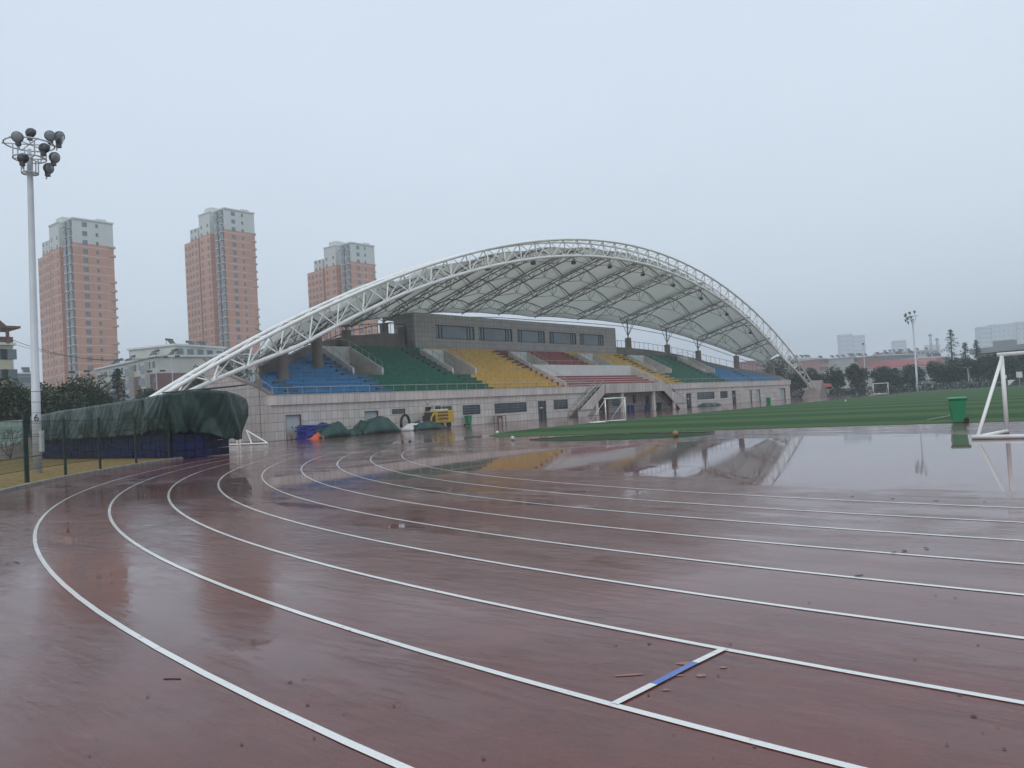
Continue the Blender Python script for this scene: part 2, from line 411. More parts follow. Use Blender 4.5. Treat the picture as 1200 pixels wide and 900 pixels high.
# ------------------------------------------------------------------ ground
def sheet(name, polys, z, mat, kind='structure', parent=None):
    b = MB()
    for poly in polys: b.add([(x, y, z) for x, y in poly], [tuple(range(len(poly)))])
    o = b.build(name, mat, parent)
    if kind: tag(o, kind=kind)
    return o
CX, CY, R0, LW = 1.1, 48.31, 36.106, 1.22
YN = 133.0
g = MB(); n = 96
g.add([(0, 60, -.05)]+[(math.cos(2*math.pi*i/n)*2900, 60+math.sin(2*math.pi*i/n)*2900, -.05) for i in range(n)], [(0, i+1, (i+1)%n+1) for i in range(n)])
tag(g.build('ground', M['earth']), kind='structure')
def arc(cx, cy, r, a0, a1, n=96): return [(cx+r*math.cos(a0+(a1-a0)*i/n), cy+r*math.sin(a0+(a1-a0)*i/n)) for i in range(n+1)]
PI = math.pi
# red apron in front of the stand, then the oval
sheet('apron', [[(-75, 21.5), (-38, 21.5), (-38, 232), (-75, 232)]], -.006, M['track'])
oval = arc(CX, CY, 48.45, PI, 2*PI)+arc(CX, YN+6, 48.45, 0, PI)
sheet('track_surface', [oval], 0.0, M['track'])
# kerb round the bend
kb = MB(); k0, k1 = PI*1.186, PI*1.62
nn = 150
rows = []
for rr, zz in ((48.46, -.06), (48.46, .085), (48.50, .10), (48.62, .10), (48.64, .08), (48.64, -.06)):
    rows.append([(CX+rr*math.cos(k0+(k1-k0)*i/nn), CY+rr*math.sin(k0+(k1-k0)*i/nn), zz) for i in range(nn+1)])
kb.grid(rows); tag(kb.build('kerb', M['kerb']), kind='structure')
vg = arc(CX, CY, 48.6, PI*1.186, PI*1.66, 120)
outer = [(30, -25), (-75, -25), (-75, 21.55)]
sheet('grass_verge', [vg+outer], .06, M['drygrass'])
# turf
def west(y): return -35.5
turf = [(-29.4, 34.9), (-24, 35.1), (-19.8, 35.6), (-16, 36.4), (0, 36.7), (39.5, 36.7), (39.5, 225), (8, 225), (-15.4, 195), (-36, 174), (-36.2, 151), (-35.6, 100), (-35.2, 47), (-34.4, 42.5), (-33.2, 39.2), (-31.4, 36.4)]
sheet('football_turf', [turf], .010, M['turf'])
sp = [(-23.2, 30.2), (-23.4, 32.3), (-21.9, 33.6), (-19.5, 34.1), (-16.2, 33.9), (-14.9, 32.6), (-15.6, 30.9), (-18.3, 29.6), (-21.2, 29.6)]
sheet('turf_patch', [sp], .010, M['turf'])
dp = MB(); dp.path([(x, y, .014) for x, y in [(-24.2, 31.2), (-23.4, 32.9), (-21.6, 34.0), (-19, 34.5), (-15.8, 34.4)]], .02, 6)
tag(dp.build('drain_channel', M['black']), kind='structure')
# white lane lines, 5 cm wide
lm = MB()
def ringstrip(r0, r1, cy, a0, a1, z=.005, n=160, mb=lm):
    rows = [[(CX+r*math.cos(a0+(a1-a0)*i/n), cy+r*math.sin(a0+(a1-a0)*i/n), z) for i in range(n+1)] for r in (r0, r1)]
    mb.grid(rows)
for i in range(9):
    r = R0+LW*i
    a = r-.027; b_ = r+.027
    ringstrip(b_, a, CY, PI, 2*PI)
    for sgn in (-1, 1):
        x0, x1 = sorted((CX+sgn*a, CX+sgn*b_))
        lm.add([(x0, CY, .005), (x1, CY, .005), (x1, YN+6, .005), (x0, YN+6, .005)], [(0, 1, 2, 3)])
    ringstrip(b_, a, YN+6, 0, PI)
tag(lm.build('lane_markings', M['line']), kind='structure')
# start mark across one lane: white, blue, white
A = onz(720, 826); B = onz(850, 760.5)
def quadstrip(name, p, q, w, z, mat, kind='structure'):
    d = (q-p).normalized(); s = Vector((-d.y, d.x, 0))*w/2
    b = MB(); b.add([(p+s)+Vector((0,0,z)), (p-s)+Vector((0,0,z)), (q-s)+Vector((0,0,z)), (q+s)+Vector((0,0,z))], [(0, 1, 2, 3)])
    return tag(b.build(name, mat), kind=kind)
A.z = B.z = 0
m0 = onz(766, 803); m1 = onz(815, 777.5); m0.z = m1.z = 0
quadstrip('start_mark', A, m0, .05, .009, M['line']); quadstrip('start_mark', m1, B, .05, .009, M['line'])
quadstrip('start_mark', m0, m1, .05, .009, M['blueline'])
quadstrip('pitch_line', onz(1087, 492), onz(1119, 486), .09, .014, M['line'])
wp = MB()
for (px, py, rx, ry) in ((737, 791.5, .11, .02), (822, 792, .035, .03), (848, 782.5, .03, .015), (781, 809, .03, .015), (800, 778, .06, .025), (796, 792, .03, .012)):
    c = onz(px, py); k = 14
    dd = Vector((.779, .627, 0)); ee = Vector((-.627, .779, 0))
    wp.add([c+Vector((0,0,.004))]+[c+dd*rx*math.cos(t)*random.uniform(.65, 1.25)+ee*ry*math.sin(t)*random.uniform(.6, 1.4)+Vector((0,0,.004)) for t in [2*PI*j/k for j in range(k)]], [(0, j+1, (j+1)%k+1) for j in range(k)])
tag(wp.build('worn_patches', M['worn']), kind='structure')

# ------------------------------------------------------------------ grandstand
GS = thing('grandstand', 'long tiled grandstand with blue, green, yellow and red terraces', 'grandstand', (-62, 98, 0))
XF = -55.95; Y0, Y1 = 37.9, 158.6
# openings on the front wall: (y0,y1,z0,z1)
def yy(a, b): return (wy(a), wy(b))
op = []
def O_(a, b, z0, z1, kind, lab=None): y0, y1 = yy(a, b); op.append((y0, y1, z0, z1, kind, lab))
O_(334, 352.5, 0, 2.08, 'rustdoor'); O_(427, 443, 0, 2.05, 'door')
O_(459, 475, 1.62, 2.1, 'win'); O_(498, 506, 0, 2.15, 'darkdoor'); O_(515.5, 529.5, 1.25, 2.12, 'win')
O_(542, 563, 1.1, 2.12, 'win'); O_(579.5, 617.5, 1.02, 2.14, 'win'); O_(630.5, 640.8, 0, 2.18, 'glassdoor'); O_(649, 666, 1.05, 2.2, 'win')
O_(805, 811.5, 0, 2.2, 'glassdoor'); O_(818, 838.5, 1.1, 2.25, 'win'); O_(845, 854, 1.1, 2.25, 'win'); O_(859, 864, 0, 2.25, 'glassdoor')
O_(879.5, 882, 0, 2.25, 'door'); O_(887, 892, 0, 2.25, 'door'); O_(915.5, 921.5, 0, 2.25, 'door')
PA, PB = wy(697), wy(792)   # recessed bay under the landing
wall = MB()
T = .35; ZT = 2.95; Y0F = Y0+.352
cuts = sorted([(a, b, z0, z1) for a, b, z0, z1, k, l in op])
y = Y0F
for a, b, z0, z1 in cuts+[(PA, PB, None, None)]: pass
allc = sorted(cuts+[(PA, PB, 0, ZT)])
for a, b, z0, z1 in allc:
    if a == PA:
        wall.box(XF-T, XF, y, a, -.05, ZT); wall.build('facade_wall', M['tile'], GS); wall = MB(); y = b; continue
    if a > y: wall.box(XF-T, XF, y, a, -.05, ZT)
    if z0 > .01: wall.box(XF-T, XF, a, b, -.05, z0)
    if z1 < ZT-.01: wall.box(XF-T, XF, a, b, z1, ZT)
    y = b
wall.box(XF-T, XF, y, Y1, -.05, ZT)
wall.build('facade_wall', M['tile'], GS)
rw = MB(); XR = XF-1.9
rop = sorted([(wy(707), wy(727), 0, 2.5), (wy(732), wy(746.5), .95, 2.4), (wy(756), wy(759.5), 1.15, 2.4), (wy(770), wy(776), 0, 2.2)])
y = PA
for a, b, z0, z1 in rop:
    if a > y: rw.box(XR-.3, XR, y, a, -.05, ZT)
    if z0 > .01: rw.box(XR-.3, XR, a, b, -.05, z0)
    rw.box(XR-.3, XR, a, b, z1, ZT); y = b
rw.box(XR-.3, XR, y, PB, -.05, ZT)
rw.box(XR, XF-T, PA-.3, PA, -.05, ZT); rw.box(XR, XF-T, PB, PB+.3, -.05, ZT)
rw.box(XR-.3, XF, PA, PB, ZT+.003, ZT+.3)
rw.build('recessed_wall', M['tile'], GS)
for a, b, z0, z1 in rop:
    vd = MB(); vd.box(XR-.9, XR-.35, a-.02, b+.02, z0-.02, z1+.02); vd.build('dark_opening', M['glass'], GS)
b = MB(); b.box(XR-.32, XR-.27, wy(720), wy(726.5), 0, 2.2); tag(b.build('door', M['brown'], GS), 'red brown door in the dark bay')
def winpart(y0, y1, z0, z1, x, glass, bars=True, nm='window', parent=GS, fr=.05, xb=.12):
    gl = MB(); gl.box(x-xb-.04, x-xb, y0, y1, z0, z1)
    w = gl.build(nm, glass, parent)
    f = MB()
    f.box(x-xb, x-xb+.05, y0, y0+fr, z0, z1); f.box(x-xb, x-xb+.05, y1-fr, y1, z0, z1)
    f.box(x-xb, x-xb+.05, y0+fr, y1-fr, z0, z0+fr); f.box(x-xb, x-xb+.05, y0+fr, y1-fr, z1-fr, z1)
    f.build('frame', M['frame'], w)
    if bars:
        g_ = MB(); ny = max(2, int((y1-y0)/.9))
        for i in range(1, ny): g_.box(x-xb+.06, x-xb+.085, y0+(y1-y0)*i/ny-.015, y0+(y1-y0)*i/ny+.015, z0, z1)
        nz = 4
        for i in range(1, nz): g_.box(x-xb+.088, x-xb+.11, y0, y1, z0+(z1-z0)*i/nz-.015, z0+(z1-z0)*i/nz+.015)
        g_.build('security_bars', M['gridbar'], w)
    return w
for a, b_, z0, z1, kind, lab in op:
    if kind == 'win': winpart(a, b_, z0, z1, XF, M['glass'])
    elif kind in ('door', 'rustdoor'):
        d = MB(); mid = (a+b_)/2
        d.box(XF-.24, XF-.19, a, mid-.01, .02, z1); d.box(XF-.24, XF-.19, mid+.01, b_, .02, z1)
        o = d.build('door', M[kind], GS)
        if kind == 'rustdoor': o['label'] = 'grey double door with rust stains at the bottom'
        h = MB(); h.box(XF-.19, XF-.13, mid-.10, mid-.06, .95, 1.12); h.build('handle', M['darkmetal'], o)
        f = MB(); f.box(XF-.19, XF-.002, a, a+.03, 0, z1-.03); f.box(XF-.19, XF-.002, b_-.03, b_, 0, z1-.03); f.box(XF-.19, XF-.002, a, b_, z1-.03, z1)
        f.build('frame', M['brown'], o)
    else:
        d = MB(); d.box(XF-.24, XF-.2, a, b_, .02, z1); o = d.build('door', M['glass'], GS)
        f = MB(); mid = (a+b_)/2
        for q in (a+.04, mid, b_-.04): f.box(XF-.2, XF-.15, q-.04, q+.04, .02, z1)
        f.box(XF-.196, XF-.146, a, b_, z1-.5, z1-.44)
        f.build('frame', M['frame'], o)
        if kind == 'glassdoor':
            s_ = MB(); s_.box(XF-.145, XF-.13, mid-.3, mid+.25, 1.3, 1.42); s_.build('door_plate', M['white'], o)
bk = MB(); bk.box(-70, XF-T-.6, Y0+.4, PA-.5, 0, 2.9); bk.box(-70, XF-T-.6, PB+.5, Y1-.4, 0, 2.9); bk.build('inner_rooms', M['void'], GS)
# parapet band
pp = MB(); YSA, YSB = wy(709, 460, -55.8)-.0, wy(777, 455, -55.8)
pp.box(XF-.5, XF+.16, Y0-.05, YSA, ZT-.02, 3.73); pp.box(XF-.5, XF+.16, YSB, Y1, ZT-.02, 3.80)
pp.build('parapet', M['parapet'], GS)
cp = MB(); cp.box(XF-.52, XF+.19, Y0-.07, YSA, 3.733, 3.78); cp.box(XF-.52, XF+.19, YSB, Y1+.02, 3.803, 3.85)
cp.build('parapet_coping', M['concrete'], GS)
# end wall (left end, faces the bend): top follows the rake
ew = MB()
prof = [(-55.95, 3.73), (-57.4, 4.35), (-61.5, 5.62), (-64, 6.6), (-66, 7.6), (-66, -.05), (-55.95, -.05)]
ew.add([(x, Y0, z) for x, z in prof]+[(x, Y0+.35, z) for x, z in prof], [tuple(range(7)), tuple(range(13, 6, -1))]+[(i, i+7, (i+1)%7+7, (i+1)%7) for i in range(7)])
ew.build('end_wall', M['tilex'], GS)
ec = MB()
for i in range(4):
    (xa, za), (xb, zb) = prof[i], prof[i+1]
    ec.frame_box((xa, Y0-.06, za+.004), (xb-xa, 0, zb-za), (0, .5, 0), (0, 0, .12))
ec.build('end_wall_coping', M['column'], GS)
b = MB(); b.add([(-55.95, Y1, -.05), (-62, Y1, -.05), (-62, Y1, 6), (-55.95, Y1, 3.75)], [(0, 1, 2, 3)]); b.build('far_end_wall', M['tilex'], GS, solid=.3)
# terraces
RD, RZ = .82, .41
NR = 14
def zr(i): return 4.02+RZ*i
def xr(i): return -56.75-RD*i
LEFT = [(-57.2, 38.3), (-58.65, 38.6), (-60.5, 40.2), (-61.2, 41.3), (-62.7, 44.8), (-64.3, 47.3), (-65.2, 48.9), (-67.4, 54.2), (-68.3, 56.8), (-68.6, 58.6)]
RIGHT = [(-57.2, 156.5), (-58.4, 155.5), (-59.8, 151.5), (-60.8, 146.5), (-61.3, 143.8), (-62.7, 141), (-64, 138), (-65.6, 136), (-67.5, 131.2), (-68.8, 125)]
def outl(T_, x):
    for (xa, ya), (xb, yb) in zip(T_, T_[1:]):
        if xb <= x <= xa: return ya+(yb-ya)*(x-xa)/(xb-xa)
    return T_[0][1] if x > T_[0][0] else T_[-1][1]
VOM = [(50.6, 54.6), (64.9, 69.0), (81.2, 85.3), (97.4, 101.8), (112.0, 117.4), (129.6, 134.0)]
AW = 1.15
aisles = [(40.9, 0, 4)]+[(v0+.6, 0, 5) for v0, v1 in VOM]+[(v0-.8, 5, 14) for v0, v1 in VOM]+[(143.0, 0, 6)]
RB0, RB1 = 80.9, 106.2
SEG = {'blue_west': None}
segs = [('s_blue', [(30, 51.8)]), ('s_green', [(51.8, 67.2)]), ('s_yellow', [(67.2, 80.4)]), ('s_red', [(80.4, 96.6)]), ('s_yellow', [(96.6, 113.6)]), ('s_green', [(113.6, 131.2)]), ('s_blue', [(131.2, 170)])]
VR0, VR1 = 5, 11
def spans(i, s0, s1):
    a, b = max(s0, outl(LEFT, xr(i))), min(s1, outl(RIGHT, xr(i)))
    if b <= a: return []
    holes = []
    if i <= 6: holes.append((RB0, RB1))
    if VR0 <= i < VR1: holes += VOM
    res = [(a, b)]
    for h0, h1 in holes:
        nr = []
        for p_, q_ in res:
            if h1 <= p_ or h0 >= q_: nr.append((p_, q_)); continue
            if h0 > p_: nr.append((p_, h0))
            if h1 < q_: nr.append((h1, q_))
        res = nr
    return [(p_, q_) for p_, q_ in res if q_-p_ > .05]
for mk, [(s0, s1)] in segs:
    t_ = MB()
    for i in range(NR):
        for a, b in spans(i, s0, s1):
            # bench: riser plus overhanging seat slab
            t_.box(xr(i)-RD-.05, xr(i), a, b, zr(i)-RZ-.1, zr(i)-.07)
            t_.box(xr(i)-.48, xr(i)+.05, a+.002, b-.002, zr(i)-.07, zr(i))
    t_.build('terrace', M[mk], GS)
for yc, r0_, r1_ in aisles:
    ai = MB()
    for i in range(r0_, r1_):
        if i <= 6 and RB0-1 < yc < RB1+.5: continue
        if not (outl(LEFT, xr(i)) < yc < outl(RIGHT, xr(i))): continue
        ai.box(xr(i)-.02, xr(i)+.42, yc-AW/2, yc+AW/2, zr(i)-RZ-.05, zr(i)-RZ/2)
    if ai.v: ai.build('aisle_steps', M['darkconcrete'], GS)
# under-structure closing the rake
us = MB(); us.box(-70, XF-.5, Y0+.36, Y1-.3, 2.96, 3.62); us.build('deck', M['darkconcrete'], GS)
# vomitories
for v0, v1 in VOM:
    inr = RB0 < v0 < RB1-6
    xa, xb = xr(VR0)+.1-(1.6 if inr or 97 < v0 < 98 else 0), xr(VR1)-.0
    za, zb = zr(VR0)+.35+(.8 if inr or 97 < v0 < 98 else 0), zr(VR1)+.55
    for yv in (v0, v1-.18):
        w_ = MB(); zf = zr(VR0)-RZ-.1
        ps = [(xa, zf), (xa, za), (xb, zb), (xb, zf)]
        w_.add([(x, yv, z) for x, z in ps]+[(x, yv+.18, z) for x, z in ps], [(0, 1, 2, 3), (7, 6, 5, 4)]+[(i, i+4, (i+1)%4+4, (i+1)%4) for i in range(4)])
        sw = w_.build('stair_side_wall', M['concrete'], GS)
        e_ = MB(); e_.box(xa, xa+.04, yv-.02, yv+.2, zf+.3, za+.02); e_.build('white_edge', M['white'], sw)
        h_ = MB(); k = 5; top = []
        for j in range(k+1):
            t = j/k; x = xa+(xb-xa)*t; z = za+(zb-za)*t
            h_.tube((x, yv+.09, z), (x, yv+.09, z+.62), .025, n=6); top.append((x, yv+.09, z+.62))
        h_.path(top, .025, 6); h_.build('handrail', M['galv'], GS)
    w_ = MB(); w_.box(xb-.1, xb+.12, v0+.185, v1-.185, zr(VR0)+1.15, zb-.05); w_.build('stair_back_wall', M['whitewall'], GS)
    w_ = MB(); w_.box(xb-.3, xa, v0+.185, v1-.185, zr(VR0)-RZ-.3, zr(VR0)-RZ-.12); w_.box(xb-.3, xb-.12, v0+.185, v1-.185, zr(VR0)-RZ, zr(VR0)+1.14)
    w_.build('stair_well', M['void'], GS)
    h_ = MB()
    for yv in (v0+.1, (v0+v1)/2, v1-.1): h_.tube((xb, yv, zb), (xb, yv, zb+.7), .025, n=6)
    h_.tube((xb, v0+.1, zb+.7), (xb, v1-.1, zb+.7), .025, n=6); h_.build('handrail', M['galv'], GS)
# red rostrum benches with white nosings and the white wall behind
rb = MB(); wn_ = MB()
for i in range(5):
    x = -56.75-.98*i; z = 3.95+.36*i
    rb.box(x-1.0, x, RB0+.25, RB1-.25, 3.4, z); wn_.box(x-.12, x+.03, RB0+.26, RB1-.26, z+.003, z+.06)
ro = rb.build('rostrum_terrace', M['s_red'], GS); wn_.build('white_nosing', M['white'], ro)
b = MB(); b.box(-61.95, -61.7, RB0+.2, RB1-.2, 5.3, 6.98); b.build('rostrum_wall', M['whitewall'], GS)
for yv in (RB0, RB1-.24):
    w_ = MB(); ps = [(-56.5, 3.6), (-56.5, 4.35), (-61.9, 7.0), (-61.9, 3.6)]
    w_.add([(x, yv, z) for x, z in ps]+[(x, yv+.24, z) for x, z in ps], [(0, 1, 2, 3), (7, 6, 5, 4)]+[(i, i+4, (i+1)%4+4, (i+1)%4) for i in range(4)])
    w_.build('rostrum_side_wall', M['concrete'], GS)
def rail(pts, h=.62, post=1.5, r=.022, name='railing', parent=GS, mid=False, mat='galv'):
    b = MB(); pts = [Vector(p) for p in pts]; top = []
    for a, c in zip(pts, pts[1:]):
        L = (c-a).length; k = max(1, round(L/post))
        for j in range(k+(1 if c is pts[-1] else 0)):
            p = a+(c-a)*j/k; b.tube(p, p+Vector((0, 0, h)), r, n=6)
    b.path([p+Vector((0, 0, h)) for p in pts], r*1.2, 6)
    if mid: b.path([p+Vector((0, 0, h*.5)) for p in pts], r*.8, 6)
    return b.build(name, M[mat], parent)
rail([(-56.1, Y0+.3, 3.78), (-56.1, RB0-1, 3.78)]); rail([(-56.1, RB1+.5, 3.85), (-56.1, Y1-.5, 3.85)])
rail([(-56.1, RB0, 3.78), (-56.1, RB0+4, 3.78)])
rail([(-61.5, Y0+.2, 5.72), (-57.4, Y0+.2, 4.45), (-56.1, Y0+.25, 3.85)])
rail([(-62.0, RB0+.3, 6.98), (-62.0, RB1-.3, 6.98)], .6)
rail([(-56.5, RB0+.12, 4.35), (-61.9, RB0+.12, 7.0)], .6)
# back wall following the outline, with tall railing
def backwall(T_, zadd=.75):
    pts = [(x, y) for x, y in T_]
    w_ = MB(); tops = []
    for (xa, ya), (xb, yb) in zip(pts, pts[1:]):
        za = 4.05+.5*(-56.75-xa)+zadd; zb = 4.05+.5*(-56.75-xb)+zadd
        d = Vector((xb-xa, yb-ya, 0)); nrm = Vector((d.y, -d.x, 0)).normalized()*.25
        if nrm.x > 0: nrm = -nrm
        o = [(xa, ya, 0), (xb, yb, 0), (xb, yb, zb), (xa, ya, za)]
        w_.add(o+[(p[0]+nrm.x, p[1]+nrm.y, p[2]) for p in o], [(0, 1, 2, 3), (7, 6, 5, 4), (3, 2, 6, 7), (0, 4, 5, 1), (1, 5, 6, 2), (0, 3, 7, 4)])
        tops += [(xa+nrm.x*.5, ya+nrm.y*.5, za)]
    xe, ye = pts[-1]; tops.append((xe, ye, 4.05+.5*(-56.75-xe)+zadd))
    w_.build('back_wall', M['column'], GS)
    rail(tops, 1.15, 1.3, .03, mid=False, mat='darkmetal')
backwall([(-57.4, 38.1)]+LEFT[1:]+[(-69.6, 63), (-69.6, 66.4)]); backwall([(-57.4, 157.5)]+RIGHT[1:]+[(-69.4, 118), (-69.4, 112.8)], .35)
# press box
pb = MB(); XP = -68.05; PY0, PY1 = 66.5, 112.6
wins = [(70.1, 77.3), (78.1, 85.2), (86.2, 92.8), (93.8, 100.9), (101.8, 108.8)]
WZ0, WZ1 = 10.65, 12.4; y = PY0
for a, b in wins:
    pb.box(XP-.3, XP, y, a, 9.3, 13.7); pb.box(XP-.3, XP, a, b, 9.3, WZ0); pb.box(XP-.3, XP, a, b, WZ1, 13.7); y = b
pb.box(XP-.3, XP, y, PY1, 9.3, 13.7)
pbo = pb.build('press_box_front', M['press'], GS)
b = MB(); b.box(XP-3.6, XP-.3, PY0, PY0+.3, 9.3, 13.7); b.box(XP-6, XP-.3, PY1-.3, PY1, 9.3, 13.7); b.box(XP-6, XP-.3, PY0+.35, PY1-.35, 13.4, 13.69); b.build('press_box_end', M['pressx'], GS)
b = MB(); b.box(XP-3.5, XP-3.2, PY0+.3, PY1-.3, 9.3, 13.3); b.build('press_box_interior', M['void'], GS)
b = MB(); b.box(XP-2.8, XP-1.5, PY0-.04, PY0-.003, 10.0, 12.15); b.build('press_box_door', M['frame'], GS)
for a, b_ in wins:
    w_ = winpart(a, b_, WZ0, WZ1, XP, M['greyglass'], bars=False, fr=.12, xb=.16)
    f = MB()
    for q in (a+.7, a+1.25, b_-1.25, b_-.7): f.box(XP-.155, XP-.09, q-.05, q+.05, WZ0, WZ1)
    f.build('mullion', M['frame'], w_)
# canopy columns
COLS = [(329.8, 404, -59.9), (370.7, 395, -62.4), (405.6, 387, -66.7), (449.8, 380, -70.7), (736, 396, -70.7), (781.7, 404, -68.0), (818, 411, -65.2), (862.6, 417, -61.8), (904.6, 426, -59.0)]
colpos = []
for px, py, X in COLS:
    p = onx(px, py, X); colpos.append(p)
    b = MB(); r_ = .53
    b.lathe((p.x, p.y, 0), [(r_, 2.9), (r_, p.z-.03), (r_-.03, p.z)], 24); b.build('column', M['column'], GS, smooth=False)
# landing, its columns and the two stairs
LP = []
xo = -54.35
lY0, lY1 = onx(709, 452, xo).y, onx(777, 448.5, xo).y
b = MB(); b.box(XF+.165, xo, lY0, lY1, 3.55, 3.72); b.build('landing', M['concrete'], GS)
b = MB(); b.box(xo, xo+.14, lY0-.1, lY1+.1, 2.72, 3.95); b.build('landing_fascia', M['portico'], GS)
for px in (700.5, 731, 768, 791.5):
    yc = onx(px, 482, xo).y
    b = MB(); b.box(xo-.30, xo-.005, yc-.26, yc+.26, -.02, (3.54 if lY0 < yc < lY1 else 2.1)); b.build('landing_column', M['tile'], GS)
def stair(yb, yt, name):
    b = MB(); k = 18; s = 1 if yt > yb else -1
    for i in range(k):
        ya = yb+(yt-yb)*i/k; yb_ = yb+(yt-yb)*(i+1)/k
        b.box(XF+.2, xo-.15, ya, yb_, 3.62*(i/k)-.15 if i else -.02, 3.62*(i+1)/k)
    st_ = b.build('stair', M['darkconcrete'], GS)
    for x in (XF+.17, xo-.14):
        w_ = MB(); L = yt-yb
        ps = [(yb, -.02), (yb, .55), (yt, 3.95), (yt, 2.75), (yb+L*.30, -.02)]
        w_.add([(x, y_, z_) for y_, z_ in ps]+[(x+.15, y_, z_) for y_, z_ in ps], [(0, 1, 2, 3, 4), (9, 8, 7, 6, 5)]+[(i, i+5, (i+1)%5+5, (i+1)%5) for i in range(5)])
        w_.build('stringer', M['portico'], st_)
        rail([(x+.07, yb, .55), (x+.07, yt, 3.95)], .5, 1.1, .035, 'handrail', st_)
stair(80.2, lY0-.1, 'left'); stair(109.2, lY1+.1, 'right')
# air conditioners on the wall
for px, z_ in ((508.5, 1.75), (512.5, 1.75)):
    y_ = wy(px); t = localthing('air_conditioner', 'boxy outdoor air conditioner, %s of the pair on the tiled wall' % ('left' if px < 510 else 'right'), 'air conditioner', (XF, y_, z_), group='wall air conditioners')
    b = MB(); b.box(.03, .33, -.33, .33, 0, .5); b.build('casing', M['ac'], t, bevel=.02)
    b = MB(); b.lathe((.331, 0, .25), [(.2, 0), (.2, .012)], 20, axis=(1, 0, 0)); b.build('fan_grille', M['darkmetal'], t)
b = MB(); b.lathe((XF+.01, wy(501), 2.62), [(.22, 0), (.22, .05), (.12, .1)], 16, axis=(1, 0, 0)); tag(b.build('wall_fan', M['ac']), 'small round grey vent above the dark doorway', 'vent')
b = MB(); b.box(XF+.02, XF+.35, wy(867), wy(872), 0, 2.2); tag(b.build('cabinet', M['concrete'], bevel=.03), 'tall stained grey cabinet against the far wall', 'cabinet')

# ------------------------------------------------------------------ canopy
CN = thing('stadium_canopy', 'white curved truss canopy arching over the grandstand', 'canopy', (-56, 98.3, 0))
YM = 98.7; UL = 77.0; ZA = 23.35
def zu(y): return ZA*(1-((y-YM)/UL)**2)
def zl(y):
    u = abs(y-YM); d = 1.98 if u < 45 else 1.98+.35*min(1, (u-45)/12)
    return zu(y)-d*(1 if u < 58 else max(.15, 1-(u-58)/17.5))
XA = -56.0; XT0, XT1 = -55.15, -57.25
ys = [YM-75+150*i/100 for i in range(101)]
for nm, x, fz, r_ in (('top_chord', XT0, zu, .17), ('top_chord', XT1, zu, .17), ('bottom_chord', XA, zl, .18)):
    b = MB(); b.path([(x if abs(y-YM) < 62 else x+(XA-x)*min(1, (abs(y-YM)-62)/22), y, max(fz(y), .3)) for y in ys], r_, 10); b.build(nm, M['steel'], CN, smooth=True)
b = MB(); nd = 48
def xt(x, y): return x if abs(y-YM) < 62 else x+(XA-x)*min(1, (abs(y-YM)-62)/22)
for i in range(nd):
    y0_ = YM-73.5+147*i/nd; y1_ = YM-73.5+147*(i+1)/nd; ym = (y0_+y1_)/2
    for X in (XT0, XT1):
        b.tube((xt(X, y0_), y0_, zu(y0_)), (XA, ym, zl(ym)), .065, n=6, cap=False)
        b.tube((XA, ym, zl(ym)), (xt(X, y1_), y1_, zu(y1_)), .065, n=6, cap=False)
    b.tube((xt(XT0, y0_), y0_, zu(y0_)), (xt(XT1, y0_), y0_, zu(y0_)), .055, n=6, cap=False)
    b.tube((xt(XT0, y0_), y0_, zu(y0_)), (xt(XT1, y1_), y1_, zu(y1_)), .05, n=6, cap=False)
b.build('arch_bracing', M['steel'], CN)
for yf in (YM-73.5, YM+73.3):
    b = MB(); s = -1 if yf < YM else 1; ft = 2.1 if s < 0 else 3.6
    v = [(-57.9, yf-1.6*s, 0), (-54.1, yf-1.6*s, 0), (-54.1, yf+4*s, 0), (-57.9, yf+4*s, 0), (-57.4, yf-.4*s, 1.4), (-54.6, yf-.4*s, 1.4), (-54.6, yf+2.7*s, ft), (-57.4, yf+2.7*s, ft)]
    b.add(v, [(0,3,2,1),(4,5,6,7),(0,1,5,4),(1,2,6,5),(2,3,7,6),(3,0,4,7)]); b.build('footing', M['column'], CN)
# ribs (perpendicular trusses running back from the arch) and vaulted membrane bays
RIB = [(39.6, -60.2), (46.4, -62.6), (55.8, -66.9), (65.1, -71), (74.5, -74), (83.8, -76), (93.2, -77), (102.5, -77), (111.9, -75), (121.2, -72), (130.6, -69), (139.9, -66), (149.3, -62.6), (155.8, -59.2)]
SL = .256
def ribz(y, x):
    base = zl(y)
    if abs(y-YM) > 52: base -= 0
    return base-SL*(XA-x)
def rib_fz(k, x):
    y, xb = RIB[k]; return ribz(y, x)
for k, (y, xb) in enumerate(RIB):
    b = MB(); L = XA-xb; dz = .95 if 0 < k < len(RIB)-1 else .6
    # upper pair of chords, one lower chord
    w_ = .42
    A0 = Vector((XA, y, ribz(y, XA))); A1 = Vector((xb, y, ribz(y, xb)))
    U = Vector((0, 0, dz))
    for s in (-w_, w_): b.tube(A0+U+Vector((0, s, 0)), A1+U*.75+Vector((0, s, 0)), .07, n=6)
    b.tube(A0, A1, .085, n=6)
    m_ = max(2, int(L/2.0))
    for i in range(m_):
        p0 = A0+(A1-A0)*i/m_; p1 = A0+(A1-A0)*(i+1)/m_; pm = (p0+p1)/2
        for s in (-w_, w_):
            sv = Vector((0, s, 0))
            b.tube(p0+U*.95+sv, pm, .035, n=5, cap=False); b.tube(pm, p1+U*.85+sv, .035, n=5, cap=False)
    b.build('rib_truss', M['steelgrey'], CN)
